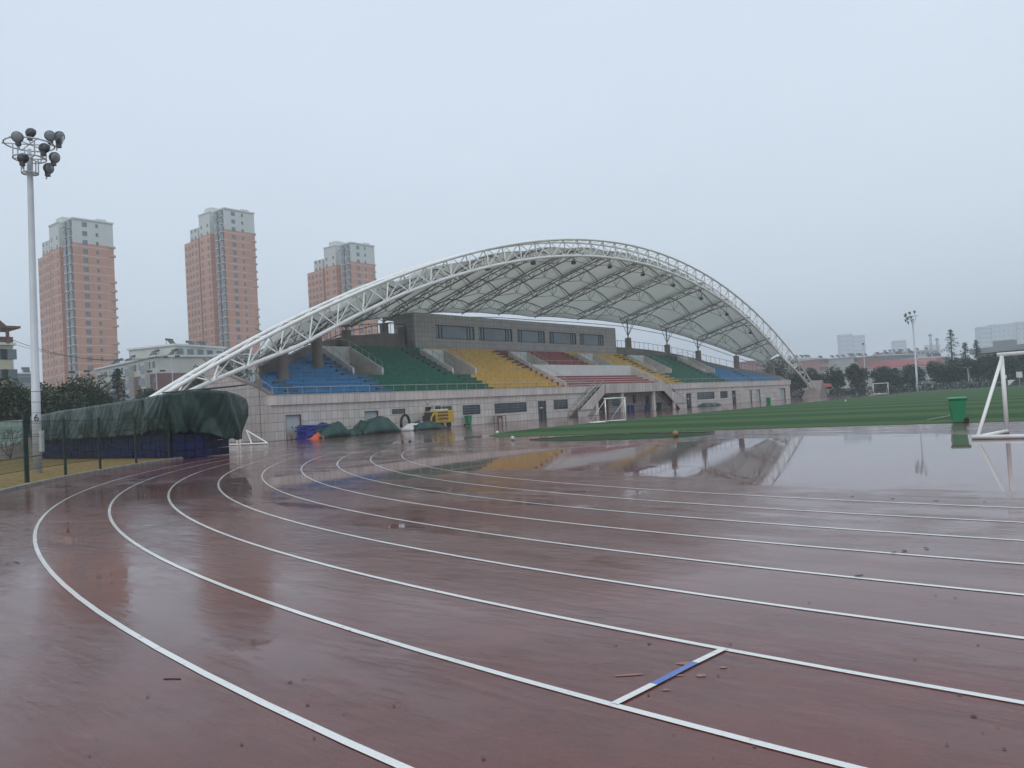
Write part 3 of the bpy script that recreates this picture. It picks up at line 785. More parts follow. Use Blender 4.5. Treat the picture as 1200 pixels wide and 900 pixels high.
def mem(k, s, t):
    """point on the membrane of bay k: s across (0..1 along Y), t from front to back"""
    (ya, xa), (yb, xb) = RIB[k], RIB[k+1]
    y = ya+(yb-ya)*s
    xfr = XA-.9
    ba, bb = xa-.9, xb-.9
    x_back = ba+(bb-ba)*s
    x = xfr+(x_back-xfr)*t
    top = lambda yy_, xx: zl(yy_)-SL*(XA-xx)+1.35-.75*t
    z = (top(ya, x)*(1-s)+top(yb, x)*s)
    wdt = yb-ya; rise = .15*wdt*(4*s*(1-s))*(.22+1.0*math.sin(PI*min(1, t*1.04))**.8 if t < .96 else .12)
    return Vector((x, y, z+rise*(1.55 if k == 0 else 1.3 if k == 1 else 1)))
nb = len(RIB)-1
for k in range(nb):
    b = MB(); rows = [[mem(k, s/14, t/12) for s in range(15)] for t in range(13)]
    b.grid(rows); b.build('membrane_panel', M['membrane'], CN, smooth=True, solid=.03)
    (ya, xa), (yb, xb) = RIB[k], RIB[k+1]
    L = XA-(xa+xb)/2
    nh = max(1, round(L/5.2))
    b = MB()
    for j in range(nh):
        t = (j+.45)/nh
        hoop = [mem(k, s/12, t)-Vector((0, 0, .12)) for s in range(13)]
        b.path(hoop, .085, 6)
        e0 = hoop[0]-Vector((0, 0, .8)); e1 = hoop[-1]-Vector((0, 0, .8)); c_ = (e0+e1)/2
        b.tube(e0, hoop[4], .04, n=5); b.tube(e1, hoop[8], .04, n=5)
        b.tube(hoop[4]-Vector((0,0,0)), c_+Vector((0, 0, .5)), .04, n=5); b.tube(hoop[8], c_+Vector((0, 0, .5)), .04, n=5)
        b.tube(e0, c_+Vector((0, 0, .5)), .045, n=5); b.tube(c_+Vector((0, 0, .5)), e1, .045, n=5)
        b.tube(hoop[6], c_+Vector((0, 0, .5)), .035, n=5)
    # crown purlin and diagonal struts
    b.path([mem(k, .5, t/8)-Vector((0, 0, .14)) for t in range(9)], .055, 6)
    # rear edge beam
    b.tube(mem(k, 0, .97)-Vector((0, 0, .9)), mem(k, 1, .97)-Vector((0, 0, .9)), .06, n=6)
    b.path([mem(k, s/10, 1)-Vector((0, 0, .08)) for s in range(11)], .06, 6)
    b.build('hoop_frame', M['steelgrey'], CN)
# steel posts from columns up to the ribs
ends = [RIB[0], RIB[1], RIB[2], RIB[3], RIB[9], RIB[10], RIB[11], RIB[12], RIB[13]]
for p, (y_, xb) in zip(colpos, ends):
    b = MB(); zt = max(ribz(y_, p.x), p.z+.5)
    b.tube(p, (p.x, p.y, zt+.1), .13, n=8)
    tgt = Vector((p.x, y_, ribz(y_, p.x)))
    b.tube((p.x, p.y, zt), tgt, .07, n=6)
    for s in (-1, 1):
        b.tube((p.x, p.y, p.z+.25), (p.x, p.y+2.6*s, zt+.9), .05, n=6)
    b.tube((p.x, p.y, p.z+.3), (p.x+2.4, p.y, zt+.9), .05, n=6)
    b.build('post', M['steelgrey'], CN)
b = MB(); c_ = onx(735, 283, -60); 
for q in range(3): b.tube((-60, c_.y+q*.9, zu(c_.y)-1.6), (-60, c_.y+q*.9, zu(c_.y)+.9+.15*q), .03, n=5)
for q in range(4): b.tube((-60, c_.y, zu(c_.y)-.6+q*.45), (-60, c_.y+1.8, zu(c_.y)-.6+q*.45), .02, n=5)
b.build('antenna_frame', M['galv'], CN)
nl = 0
for k in range(2, nb-1):
    c_ = mem(k, .5, .12); t = localthing('hanging_floodlight', 'small dark floodlight hanging below the canopy near the arch', 'floodlight', (c_.x, c_.y, c_.z-1.5), group='floodlights under the canopy')
    b = MB(); b.box(-.28, .28, -.2, .2, -.3, .1); b.build('lamp_head', M['darkmetal'], t, bevel=.04)
    b = MB(); b.tube((0, 0, .1), (0, 0, 1.45), .04, n=6); b.tube((-.3, 0, .3), (.3, 0, .3), .03, n=6); b.build('stem', M['darkmetal'], t)

# ------------------------------------------------------------------ floodlight poles
def flood_pole(loc, label, yaw=0.0, ladder=True):
    t = localthing('floodlight_pole', label, 'floodlight pole', loc, yaw, group='tall floodlight poles')
    b = MB(); b.lathe((0, 0, 0), [(.175, -.05), (.168, 3.6), (.158, 3.61), (.115, 12.6), (.07, 13.8)], 24); b.build('pole', M['pole'], t, smooth=True)
    b = MB(); b.box(.14, .25, -.1, .1, .9, 1.8); b.build('junction_box', M['pole'], t)
    b = MB()
    def ring(r, z, tilt=0.0, tr=.055):
        b.path([(r*math.cos(2*PI*i/36), r*math.sin(2*PI*i/36), z) for i in range(36)], tr, 6, closed=True)
    ring(.31, 12.75, tr=.03); ring(.62, 13.38, tr=.03); ring(.94, 14.0, tr=.033)
    for i in range(6):
        a = 2*PI*i/6+.3; ca, sa = math.cos(a), math.sin(a)
        b.tube((.32*ca, .32*sa, 12.75), (.32*ca, .32*sa, 13.38), .025, n=6); b.tube((0, 0, 12.75), (.32*ca, .32*sa, 12.75), .025, n=6)
        b.tube((0, 0, 13.38), (.65*ca, .65*sa, 13.38), .025, n=6); b.tube((.62*ca, .62*sa, 13.38), (.62*ca, .62*sa, 14.0), .028, n=6)
        b.tube((0, 0, 14.0), (1.04*ca, 1.04*sa, 14.0), .025, n=6)
    b.build('lamp_frame', M['pole'], t)
    RV = Vector((.779, .627, 0)); FV = Vector((-.627, .779, 0)); inv_ = Matrix.Rotation(-yaw, 3, 'Z')
    # (sideways, up, depth, facing sideways, facing depth)
    spots = [(-.33, 14.75, .6, .2, 1), (.47, 14.6, .75, .45, -.9), (1.05, 14.42, .35, 1, -.35), (1.2, 14.2, .1, 1, .3), (.12, 13.98, -.95, .25, -1), (.80, 13.72, -.35, .1, 1), (1.10, 13.35, -.15, 1, -.4), (.02, 13.27, -.55, -.1, 1), (.75, 12.95, 0, 1, -.3)]
    for (sx, z, dz_, fx, fz) in spots:
        c = inv_ @ (RV*sx+FV*dz_); c.z = z; d = inv_ @ (RV*fx+FV*fz); d.z = -.3; d.normalize()
        h = MB(); h.lathe(c, [(.09, -.11), (.165, -.075), (.215, .0), (.23, .10), (.23, .12)], 20, axis=d)
        h.box(c.x-.08, c.x+.08, c.y-.08, c.y+.08, c.z-.36, c.z-.14)
        hh = h.build('lamp', M['darkmetal'], t, smooth=False)
        h = MB(); h.lathe(c+d*.121, [(.205, 0), (.19, .02), (.07, .035)], 20, axis=d); h.build('lens', M['lamp_glass'], hh, smooth=True)
        h = MB(); h.tube(c-d*.05-Vector((0, 0, .15)), (c.x*.92, c.y*.92, z-.48), .028, n=6); h.build('bracket', M['galv'], hh)
    return t
p = onz(44.4, 556)
fp = flood_pole((p.x, p.y, .05), 'near white floodlight pole with ring of round lamps, on the dry grass behind the fence', rad(40))
NEARPOLE = fp
p = onz(1075.6, 460.2)
copy_tree(fp, (p.x, p.y, 0), rad(200), 'distant white floodlight pole at the far edge of the pitch')
# black painted measuring rings and the number on the near pole
pm = MB(); p = onz(44.4, 556)
for z_ in (.75, 1.2, 1.65, 2.1, 2.55, 3.0, 3.45): pm.lathe((p.x, p.y, .05), [(.1765, z_-.008), (.1765, z_+.008)], 24)
o = pm.build('painted_ring', M['darkmetal']); o.parent = fp; o.matrix_parent_inverse = (Matrix.Translation((p.x, p.y, .05)) @ Matrix.Rotation(rad(40), 4, 'Z')).inverted()
cu = bpy.data.curves.new('pole_number', 'FONT'); cu.body = '6'; cu.size = .42; cu.extrude = .004; cu.align_x = 'CENTER'
fo = bpy.data.objects.new('pole_number_source', cu); C.objects.link(fo)
dg = bpy.context.evaluated_depsgraph_get(); me = bpy.data.meshes.new_from_object(fo.evaluated_get(dg)); bpy.data.objects.remove(fo)
me.materials.append(M['darkmetal']); no = bpy.data.objects.new('painted_number', me); C.objects.link(no); no.parent = fp
tocam = Vector((0-p.x, 0-p.y, 0)).normalized(); az = math.atan2(tocam.y, tocam.x)
no.location = Matrix.Rotation(-rad(40), 3, 'Z') @ Vector((tocam.x*.186, tocam.y*.186, 2.2)); no.rotation_euler = (PI/2, 0, az+PI/2-rad(40))

RV_ = Vector((.779, .627, 0)); fp.rotation_euler = (Matrix.Rotation(.014, 4, Vector((0, 0, 1)).cross(RV_)) @ Matrix.Rotation(rad(40), 4, 'Z')).to_euler()
# ------------------------------------------------------------------ green mesh fence round the bend
RF = 49.0
def fpt(a): return Vector((CX+RF*math.cos(a), CY+RF*math.sin(a), .06))
posts_a = []
for px, py in ((30.5, 567.5), (68.5, 559), (105, 552), (141, 545.5)):
    q = onz(px, py); posts_a.append(math.atan2(q.y-CY, q.x-CX))
da = (posts_a[0]-posts_a[3])/3
angs = [posts_a[3]-2*da, posts_a[3]-da, posts_a[3], posts_a[2], posts_a[1], posts_a[0], posts_a[0]+da]
FE = thing('mesh_fence', 'dark green wire mesh fence with posts along the outer kerb of the bend', 'fence', fpt(posts_a[1]))
for i, a in enumerate(angs):
    q = fpt(a); b = MB(); hh = 2.25 if i != 5 else 2.45
    r_ = .04 if i != 5 else .06
    b.box(q.x-r_, q.x+r_, q.y-r_, q.y+r_, -.02, hh); b.build('fence_post', M['fence'], FE)
for a0, a1 in zip(angs, angs[1:]):
    p_, q_ = fpt(a0), fpt(a1); d = q_-p_; L = d.length; d.normalize()
    b = MB(); nrm = Vector((-d.y, d.x, 0))*.0025
    def wire(u0, z0, u1, z1, r_):
        b.frame_box(p_+d*u0+Vector((0, 0, z0))-nrm, d*(u1-u0) if u1 > u0 else d*r_, nrm*2, Vector((0, 0, (z1-z0) if z1 > z0 else r_)))
    u = .05
    while u < L-.04: wire(u, .42, u, 2.1, .005); u += .075
    z = .42
    while z <= 2.12: wire(.04, z, L-.04, z, .006); z += .15
    for z in (.42, .85, 1.55, 2.1): wire(.04, z, L-.04, z, .016)
    b.build('mesh_panel', M['fence'], FE)
# second, farther short run of posts behind
q = onz(38, 543)
# ------------------------------------------------------------------ blue crates under the tarpaulin
def crate(loc):
    t = localthing('plastic_crate', 'blue plastic crate in the long stacked rows under the green tarpaulin', 'crate', loc, 0, 'blue crates stacked under the tarpaulin')
    b = MB()
    b.box(-.225, .225, -.225, .225, .02, .06)
    for s in (-1, 1):
        b.box(-.235, .235, s*.235, s*.215, .06, .40); b.box(s*.235, s*.215, -.214, .214, .06, .40)
        b.box(-.245, .245, s*.245, s*.205, .36, .405); b.box(s*.245, s*.205, -.204, .204, .362, .403)
        for q in (-.2, -.07, .07, .2):
            b.box(q-.012, q+.012, s*.236, s*.246, .03, .36); b.box(s*.236, s*.246, q-.012, q+.012, .03, .36)
    b.build('body', M['crate'], t, bevel=.02)
    return t
def crate_mat():
    m, nt, p = newmat('dark_blue_plastic'); oi = N(nt, 'ShaderNodeObjectInfo')
    nt.links.new(ramp(nt, oi.outputs['Random'], [(0, (.002, .004, .022)), (1, (.006, .011, .080))]), p.inputs['Base Color'])
    p.inputs['Roughness'].default_value = .5; p.inputs['Specular IOR Level'].default_value = .25
    return m
M['crate'] = crate_mat()
c0 = None; cnt = 0
for lay in range(4):
    for i in range(33):
        x = -55.6+.5*i+random.uniform(-.015, .015); loc = (x, 20.75+random.uniform(-.03, .03), .065+lay*.41)
        if c0 is None: c0 = crate(loc)
        else: copy_tree(c0, loc)
        cnt += 1
for lay in range(3):
    for j in range(6):
        loc = (-39.1+random.uniform(-.02, .02), 20.85+.5*(j+.0)+random.uniform(-.01, .01), .005+lay*.41)
        copy_tree(c0, loc)
# tarpaulin draped over them
TP = MB()
def lerp(a, b, t): return a+(b-a)*t
# perimeter: (x, y, z_top, z_hem)
per = [(-57.2, 25.2, 2.6, 1.4), (-57.6, 21.2, 2.72, 1.6), (-56.8, 20.35, 2.82, 1.55), (-52, 20.30, 3.02, 1.62), (-47, 20.3, 3.12, 1.60), (-43, 20.28, 3.22, 1.62), (-40.4, 20.25, 3.3, 1.66), (-39.2, 20.3, 3.36, 1.60), (-38.75, 21.2, 3.46, 1.38), (-38.6, 22.4, 3.5, 1.25), (-38.9, 23.7, 3.40, 1.05), (-39.3, 24.55, 3.2, .75), (-39.7, 25.2, 2.95, 1.7), (-41, 25.7, 2.9, 1.7), (-45, 25.7, 2.8, 1.5), (-57.2, 25.2, 2.6, 1.4)]
import bisect
cum = [0]
for a, b in zip(per, per[1:]): cum.append(cum[-1]+math.hypot(b[0]-a[0], b[1]-a[1]))
NU = 900; rows = []
random.seed(3)
ph = [(random.uniform(.5, 3.4), random.uniform(0, 6.28), random.uniform(.3, 1)) for _ in range(9)]
def tri(x): x = x % 1.0; return 1-4*abs(x-.5)
def jit(s): return s+.55*math.sin(s*.83)+.3*math.sin(s*2.1+1)
def drape(s, v, big):
    q = jit(s)
    o = .085*tri((q+.9*(1-v))/2.9)+.05*tri((q-1.3*(1-v))/1.7+.35)+.04*tri((q+.9*v)/.74)*(1-v*.4)+.02*tri((q-.9*v)/.37)
    return o*(1.35 if big > .8 else .75)*(1-.65*v)
NU = 900; rows = []
random.seed(3)
ph = [(random.uniform(.5, 3.4), random.uniform(0, 6.28), random.uniform(.3, 1)) for _ in range(9)]
def fold(s):
    v_ = sum(a*math.sin(f*s+p_) for f, p_, a in ph)/3.2
    c_ = 1-2*abs(math.sin(s*1.31+.6*math.sin(s*.7)))**.6
    d_ = 1-2*abs(math.sin(s*2.9+1.2*math.sin(s*.43)+1))**.5
    return v_*.7+c_*.75+d_*.4
for u in range(NU+1):
    s = cum[-1]*u/NU; i = min(len(per)-2, max(0, bisect.bisect_right(cum, s)-1)); t = (s-cum[i])/(cum[i+1]-cum[i])
    A_ = [lerp(per[i][j], per[i+1][j], t) for j in range(4)]
    dx, dy = per[i+1][0]-per[i][0], per[i+1][1]-per[i][1]; L = math.hypot(dx, dy); nx, ny = dy/L, -dx/L
    if nx*(A_[0]+48)+ny*(A_[1]-24) < 0: nx, ny = -nx, -ny
    col_ = []
    big = 1.0 if A_[0] > -41.5 else .55
    hem = A_[3]-(.14 if big > .8 else .34)+(.10*tri(jit(s)/2.9)+.05*tri(jit(s)/.9+.2)+.04*math.sin(s*1.9))*(1.2 if big > .8 else .5)
    for k in range(19):
        v = k/18; z = lerp(hem, A_[2], v)
        off = drape(s, v, big)+(.13 if big > .8 else .03)*math.sin(PI*v)**1.2*(.55+.45*tri(jit(s)/2.9+.1))+.03
        col_.append(Vector((A_[0]+nx*off, A_[1]+ny*off, z)))
    rx = min(max(A_[0], -55.5), -41.0); ry = 23.0
    rz_ = lerp(2.95, 3.60, (rx+57)/16)
    for k in range(1, 15):
        v = k/14
        z = lerp(A_[2], rz_, v)-.07*math.sin(PI*v)*(1+.9*tri(jit(s)/3.3))+.03*tri(jit(s)/1.3+v*.8)*(1-v)
        col_.append(Vector((lerp(A_[0], rx, v), lerp(A_[1], ry, v), z)))
    rows.append(col_)
TP.grid(rows)
tag(TP.build('tarpaulin', M['tarp'], smooth=True, solid=.02), 'large dark green tarpaulin draped over the long stack of blue crates', 'tarpaulin')
# loads hidden under the sheet hold it up
b = MB(); b.box(-55.7, -39.75, 21.1, 23.45, .06, 2.5); tag(b.build('covered_stack', M['crate']), 'dark bulk of stacked goods hidden under the large tarpaulin', 'stack')
# poles lying on the tarpaulin
for (p0, p1, r_) in (((-43.5, 22.4, 3.62), (-39.2, 24.4, 3.72), .05), ((-42.0, 23.2, 3.62), (-39.4, 25.2, 3.80), .045)):
    b = MB(); b.tube(p0, p1, r_, n=8); tag(b.build('timber_pole', M['darkmetal']), 'dark thin pole lying across the top of the big tarpaulin', 'pole', 'poles lying on the tarpaulin')
# white training goal behind the tarpaulin corner
tg = thing('training_goal', 'small white goal frame half hidden behind the big tarpaulin', 'goal', (-52, 33.2, 0))
a_ = onz(264, 522.3); c_ = onz(314, 520.3); e_ = onz(295, 520.8); d_ = onz(284, 519)
ap = Vector(((c_.x+e_.x)/2-.6, (c_.y+e_.y)/2-.6, 1.25))
apx = onx(289, 504.5, (a_.x+c_.x)/2-.6)
b = MB(); b.tube(a_+Vector((0,0,.06)), c_+Vector((0,0,.06)), .06); b.tube(apx, c_+Vector((0,0,.06)), .05); b.tube(apx, e_+Vector((0,0,.06)), .05); b.build('side_frame', M['steel'], tg)
b = MB()
for px in (278, 281.5):
    q = onz(px, 522); b.tube(q, q+Vector((0, 0, 2.0)), .05)
b.build('post', M['steel'], tg)

# ------------------------------------------------------------------ goals
def pipe_goal(name, label, posts, back, h, r, cat='goal', sr=.8):
    P0, P1 = Vector(posts[0]), Vector(posts[1]); B0, B1 = Vector(back[0]), Vector(back[1])
    t = thing(name, label, cat, tuple(P0))
    up = Vector((0, 0, h)); e = Vector((0, 0, r))
    for p_ in (P0, P1):
        b = MB(); b.tube(p_, p_+up, r, n=12); b.build('goal_post', M['steel'], t, smooth=True)
    dd = (P1-P0).normalized()*.12
    b = MB(); b.tube(P0+up-dd+e*.5, P1+up+dd+e*.5, r*1.05, n=12); b.build('crossbar', M['steel'], t, smooth=True)
    for p_, q_ in ((P0, B0), (P1, B1)):
        b = MB(); b.tube(p_+e, q_+e, r*.95, n=12); b.build('base_pipe', M['steel'], t, smooth=True)
        b = MB(); b.tube(q_+e, p_+up-Vector((0,0,.08)), r*sr, n=12); b.build('stay_pipe', M['steel'], t, smooth=True)
    b = MB(); b.tube(B0-dd*1.2+e, B1+dd+e, r, n=12); b.build('rear_bar', M['steel'], t, smooth=True)
    b = MB(); b.lathe(B0-dd*1.2+e-dd*.02, [(r*.75, -.002), (r*.75, .002)], 12, axis=tuple(-dd)); b.build('pipe_end', M['black'], t)
    return t
gp = onz(1178.2, 508.5); gb = onz(1142, 516.3); gp.z = gb.z = 0
pipe_goal('football_goal', 'large white football goal frame at the right edge of the track', [(gp.x, 29.0, 0), (gp.x+7.4, 29.0, 0)], [(gb.x, 26.25, 0), (gp.x+7.6, 26.25, 0)], 2.44, .062)
pipe_goal('small_football_goal', 'small white goal on the pitch edge before the grandstand stairs', [(-34.05, 54.1, .01), (-33.95, 57.0, .01)], [(-35.0, 53.2, .01), (-34.9, 56.1, .01)], 1.88, .05, sr=.35)
q0 = dep(1023, 449, 158); q1 = dep(1040.5, 449, 158)
pipe_goal('far_football_goal', 'faint goal frame at the far side of the pitch left of the distant floodlight pole', [(q0.x, q0.y, 0), (q1.x, q1.y, 0)], [(q0.x-.8, q0.y+1.6, 0), (q1.x-.8, q1.y+1.6, 0)], 2.1, .06)

# ------------------------------------------------------------------ wheelie bins
def bin_(loc, rz, label, first=None):
    if first is not None: return copy_tree(first, loc, rz, label)
    t = localthing('wheelie_bin', label, 'bin', loc, rz, group='green wheelie bins')
    b = MB(); n = 4
    def ring(w, d, z, off=0): return [(-w/2, -d/2+off, z), (w/2, -d/2+off, z), (w/2, d/2+off, z), (-w/2, d/2+off, z)]
    rows = [ring(.42, .46, .06), ring(.44, .49, .3), ring(.5, .6, .90), ring(.53, .64, .93), ring(.53, .64, .97)]
    b.grid(rows, close=True); b.add(rows[0], [(3, 2, 1, 0)]); b.add(rows[-1], [(0, 1, 2, 3)])
    for x in (-.15, 0, .15): b.frame_box((x-.015, -.245, .12), (.03, 0, 0), (0, -.02, 0), (0, -.07, .7))
    b.build('bin_body', M['green_plastic'], t, bevel=.015)
    b = MB(); rows = [ring(.60, .70, .972), ring(.62, .73, 1.0), ring(.58, .68, 1.045), ring(.40, .5, 1.06)]
    b.grid(rows, close=True); b.add(rows[0], [(3, 2, 1, 0)]); b.add(rows[-1], [(0, 1, 2, 3)]); b.build('lid', M['green_plastic'], t, bevel=.012)
    b = MB(); b.tube((-.28, .36, .95), (.28, .36, .95), .018); b.build('handle', M['green_plastic'], t)
    for x in (-.27, .27):
        b = MB(); b.lathe((x, .26, .1), [(.06, -.03), (.1, -.03), (.1, .03), (.06, .03)], 16, axis=(1, 0, 0)); b.build('wheel', M['black'], t)
    b = MB(); b.tube((-.26, .26, .1), (.26, .26, .1), .015); b.build('axle', M['black'], t)
    return t
q = onz(1124, 495.3); wb = bin_((q.x, q.y, 0), rad(-78), 'green wheelie bin standing at the edge of the turf near the large goal')
q = onz(901, 476.3); bin_((q.x, q.y, .01), rad(20), 'green wheelie bin on the far pitch edge before the right end of the grandstand', wb)
y_ = wy(543.5); bin_((-55.4, y_, 0), rad(180), 'green wheelie bin against the tiled wall right of the yellow machine', wb)
q = dep(773.5, 470, 110); bin_((-57.2, wy(772, 470, -57.2), 0), rad(90), 'dark green bin in the shade under the right stair of the grandstand', wb)
# ------------------------------------------------------------------ clutter along the wall
def lump(name, label, cat, x0, x1, y0, y1, h, mat, seed, group=None, peaks=3, sharp=1.0):
    rnd = random.Random(seed); t = MB(); nx, ny = 22, 34
    pk = [(rnd.uniform(.2, .8), rnd.uniform(.12, .88), rnd.uniform(.6, 1)) for _ in range(peaks)]
    rows = []
    for j in range(ny+1):
        r = []
        for i in range(nx+1):
            u, v = i/nx, j/ny
            e = min(1, 4.2*min(u, 1-u, (v), (1-v))*1.15)
            base = max(a*max(0, 1-sharp*math.hypot((u-pu)*1.1, (v-pv)*1.5)) for pu, pv, a in pk)
            z = h*(base**.8)*min(1, e)**.6+.05*math.sin(u*19+seed)*math.sin(v*23+seed*2)*e
            uu = u+.05*math.sin(v*9+seed)*e*0; r.append((x0+(x1-x0)*uu+.06*math.sin(v*17+seed), y0+(y1-y0)*v+.06*math.sin(u*13+seed), max(.0, z)+.004))
        rows.append(r)
    t.grid(rows); return tag(t.build(name, mat, smooth=True, solid=.015), label, cat, group)
yA = lambda px, X=-54.3: onx(px, 505, X).y
mt = thing('mat_stack', 'stack of blue gym mats beside the rusty double door', 'mats', (-55.1, yA(370), 0))
for i in range(9):
    b = MB(); o_ = random.uniform(-.08, .08); y0_, y1_ = yA(358)+o_*2, yA(393)+o_*3 if i > 5 else yA(378)+o_*3
    rows = []
    if y1_ < y0_: y0_, y1_ = y1_, y0_
    for k in range(13):
        v = k/12; zz = .02+.125*i+(.03*math.sin(v*5+i)); rows.append([(-55.7+o_, y0_+(y1_-y0_)*v, zz), (-55.68+o_, y0_+(y1_-y0_)*v, zz+.105), (-54.32+o_, y0_+(y1_-y0_)*v, zz+.105), (-54.3+o_, y0_+(y1_-y0_)*v, zz)])
    b.grid(rows, close=True); b.add(rows[0], [(0, 1, 2, 3)]); b.add(rows[-1], [(3, 2, 1, 0)]); b.build('mat', M['bluemat'], mt, bevel=.02)
def pxlump(name, label, pa, pb_, X0, X1, h, mat, seed, group=None, peaks=3, sharp=1.0):
    X = X1; a_, b_ = yA(pa, X), yA(pb_, X); return lump(name, label, 'tarpaulin' if 'tarp' in name else 'bag', X0, X1, a_, b_, h, mat, seed, group, peaks, sharp)
GT = 'tarpaulin covered heaps along the wall'
pxlump('orange_bag', 'crumpled orange fabric lying before the blue mats', 365, 383, -54.2, -53.3, .5, M['orange'], 2, None, 2, 1.4)
pxlump('tarpaulin_heap', 'green tarpaulin heap draped over the right side of the blue mats', 373, 413, -55.5, -53.3, 1.35, M['tarp2'], 5, GT, 4, .9)
pxlump('tarpaulin_heap', 'smallest green tarpaulin heap, below the second grey door', 411, 431, -55.5, -53.9, .85, M['tarp2'], 9, GT, 1, 1.2)
pxlump('tarpaulin_heap', 'largest boxy green tarpaulin heap right of the second grey door', 428, 471, -55.6, -53.4, 1.75, M['tarp2'], 12, GT, 5, .8)
pxlump('tarpaulin_heap', 'low green tarpaulin heap in front of the yellow machine', 488, 526, -55.0, -53.0, .95, M['tarp2'], 21, GT, 4, .9)
b = MB(); hp = []
yb_ = yA(470.5, -55.2); yt_ = yA(480.5, -55.2)
for i in range(15):
    t = PI*i/14; hp.append((-55.2, (yb_+yt_)/2-(yt_-yb_)/2*math.cos(t), .35+1.15*math.sin(t)**.7))
b.path(hp, .13, 8); tag(b.build('hose_loop', M['black'], smooth=True), 'thick black hose loop leaning on the tiled wall', 'hose')
wcx = thing('white_cover', 'angular white plastic engine cover on the ground left of the yellow machine', 'cover', (-53.8, yA(481), 0))
a_, c_ = yA(473), yA(489.5); b = MB()
b.add([(-54.6, a_, 0), (-53.4, a_, 0), (-53.4, c_, 0), (-54.6, c_, 0), (-54.5, a_+.7, .62), (-53.6, a_+.7, .58), (-53.5, c_, .78), (-54.5, c_, .8), (-53.4, a_, .2), (-54.6, a_, .2)],
      [(0, 3, 2, 1), (4, 5, 6, 7), (8, 5, 4, 9), (1, 2, 6, 5, 8), (0, 9, 4, 7, 3), (2, 3, 7, 6), (0, 1, 8, 9)]); b.build('shell', M['white'], wcx, bevel=.04)
b = MB(); b.box(-53.49, -53.44, c_-1.3, c_-.2, .28, .5); b.build('vent_slot', M['darkmetal'], wcx)
# yellow machine
ym0, ym1 = yA(508, -54.2), yA(531.5, -54.2)
YMc = thing('compressor_trailer', 'yellow wheeled machine with slatted side panels parked by the wall', 'machine', (-54.6, (ym0+ym1)/2, 0))
b = MB(); b.box(-55.5, -54.0, ym0+.35, ym1, .5, 1.72); b.build('body', M['yellow'], YMc, bevel=.06)
b = MB()
for i in range(3):
    z_ = .72+.32*i; b.box(-54.0, -53.93, ym0+.5, ym1-.85, z_, z_+.1)
b.build('side_slats', M['yellow'], YMc)
b = MB()
for i in range(3):
    z_ = .86+.32*i; b.box(-54.01, -53.985, ym0+.5, ym1-.85, z_-.03, z_+.10)
b.build('vent_slot', M['darkmetal'], YMc)
b = MB(); b.box(-55.3, -54.2, ym0-.35, ym0+.34, .45, 1.3); b.box(-55.2, -54.3, ym0-.15, ym0+.3, 1.3, 1.62); b.build('engine', M['darkmetal'], YMc, bevel=.05)
b = MB(); b.path([(-54.1, ym0-.5, .4), (-54.1, ym0-.25, 1.1), (-54.1, ym0+.1, 1.5)], .07, 8); b.build('front_guard', M['yellow'], YMc)
b = MB(); b.box(-55.2, -54.3, ym0+.7, ym1-.5, 1.725, 1.85); b.build('roof_hatch', M['white'], YMc, bevel=.03)
for q in (ym0+.5, ym1-.55):
    for x in (-55.3, -54.25):
        b = MB(); b.lathe((x, q, .3), [(.16, -.09), (.29, -.09), (.3, 0), (.29, .09), (.16, .09)], 20, axis=(1, 0, 0)); b.build('wheel', M['black'], YMc)
# bench under the wide window
bn0, bn1 = wy(580.5, 490, -55.3), wy(591, 490, -55.3)
bt = thing('wooden_table', 'small brown wooden table under the widest barred window', 'table', (-55.3, bn0, 0))
b = MB(); b.box(-55.6, -55.0, bn0, bn1, .74, .80); b.box(-55.02, -55.0, bn0+.05, bn0+(bn1-bn0)*.45, .5, .74); b.build('table_top', M['brown'], bt)
for x in (-55.55, -55.05):
    for y_ in (bn0+.06, (bn0+bn1)/2, bn1-.06):
        b = MB(); b.box(x-.03, x+.03, y_-.03, y_+.03, 0, .74); b.build('leg', M['brown'], bt)
lump('covered_mats', 'flat green covered mat pile by the right part of the grandstand', 'mats', -55.6, -54.2, wy(823.5, 474, -54.6), wy(843.5, 474, -54.6), .62, M['tarp2'], 31, None, 6, .25)
# odds and ends under the landing
for (px, X, h_, w_, mk, nm, lab, cat) in ((737, -57.0, .95, .5, 'bluemat', 'plastic_barrel', 'blue barrel under the landing, left of the pair', 'barrel'), (741.5, -57.0, .95, .5, 'bluemat', 'plastic_barrel', 'blue barrel under the landing, right of the pair', 'barrel'),
        (757, -57.0, .8, .45, 'bluemat', 'plastic_barrel', 'blue barrel below the narrow window of the landing bay', 'barrel'), (762.5, -57.0, .75, .4, 'galv', 'plastic_barrel', 'grey barrel between the blue barrel and the landing column', 'barrel')):
    y_ = wy(px, 478, X); t = localthing(nm, lab, cat, (X, y_, 0), group='barrels under the landing')
    b = MB(); b.lathe((0, 0, 0), [(w_*.46, 0), (w_*.5, .05), (w_*.5, h_*.33), (w_*.53, h_*.36), (w_*.5, h_*.39), (w_*.5, h_*.7), (w_*.53, h_*.73), (w_*.5, h_*.76), (w_*.48, h_-.05), (w_*.4, h_)], 18); b.build('body', M[mk], t)
    b = MB(); b.lathe((.1, 0, h_), [(.06, 0), (.06, .05)], 10); b.build('cap', M['white'], t)
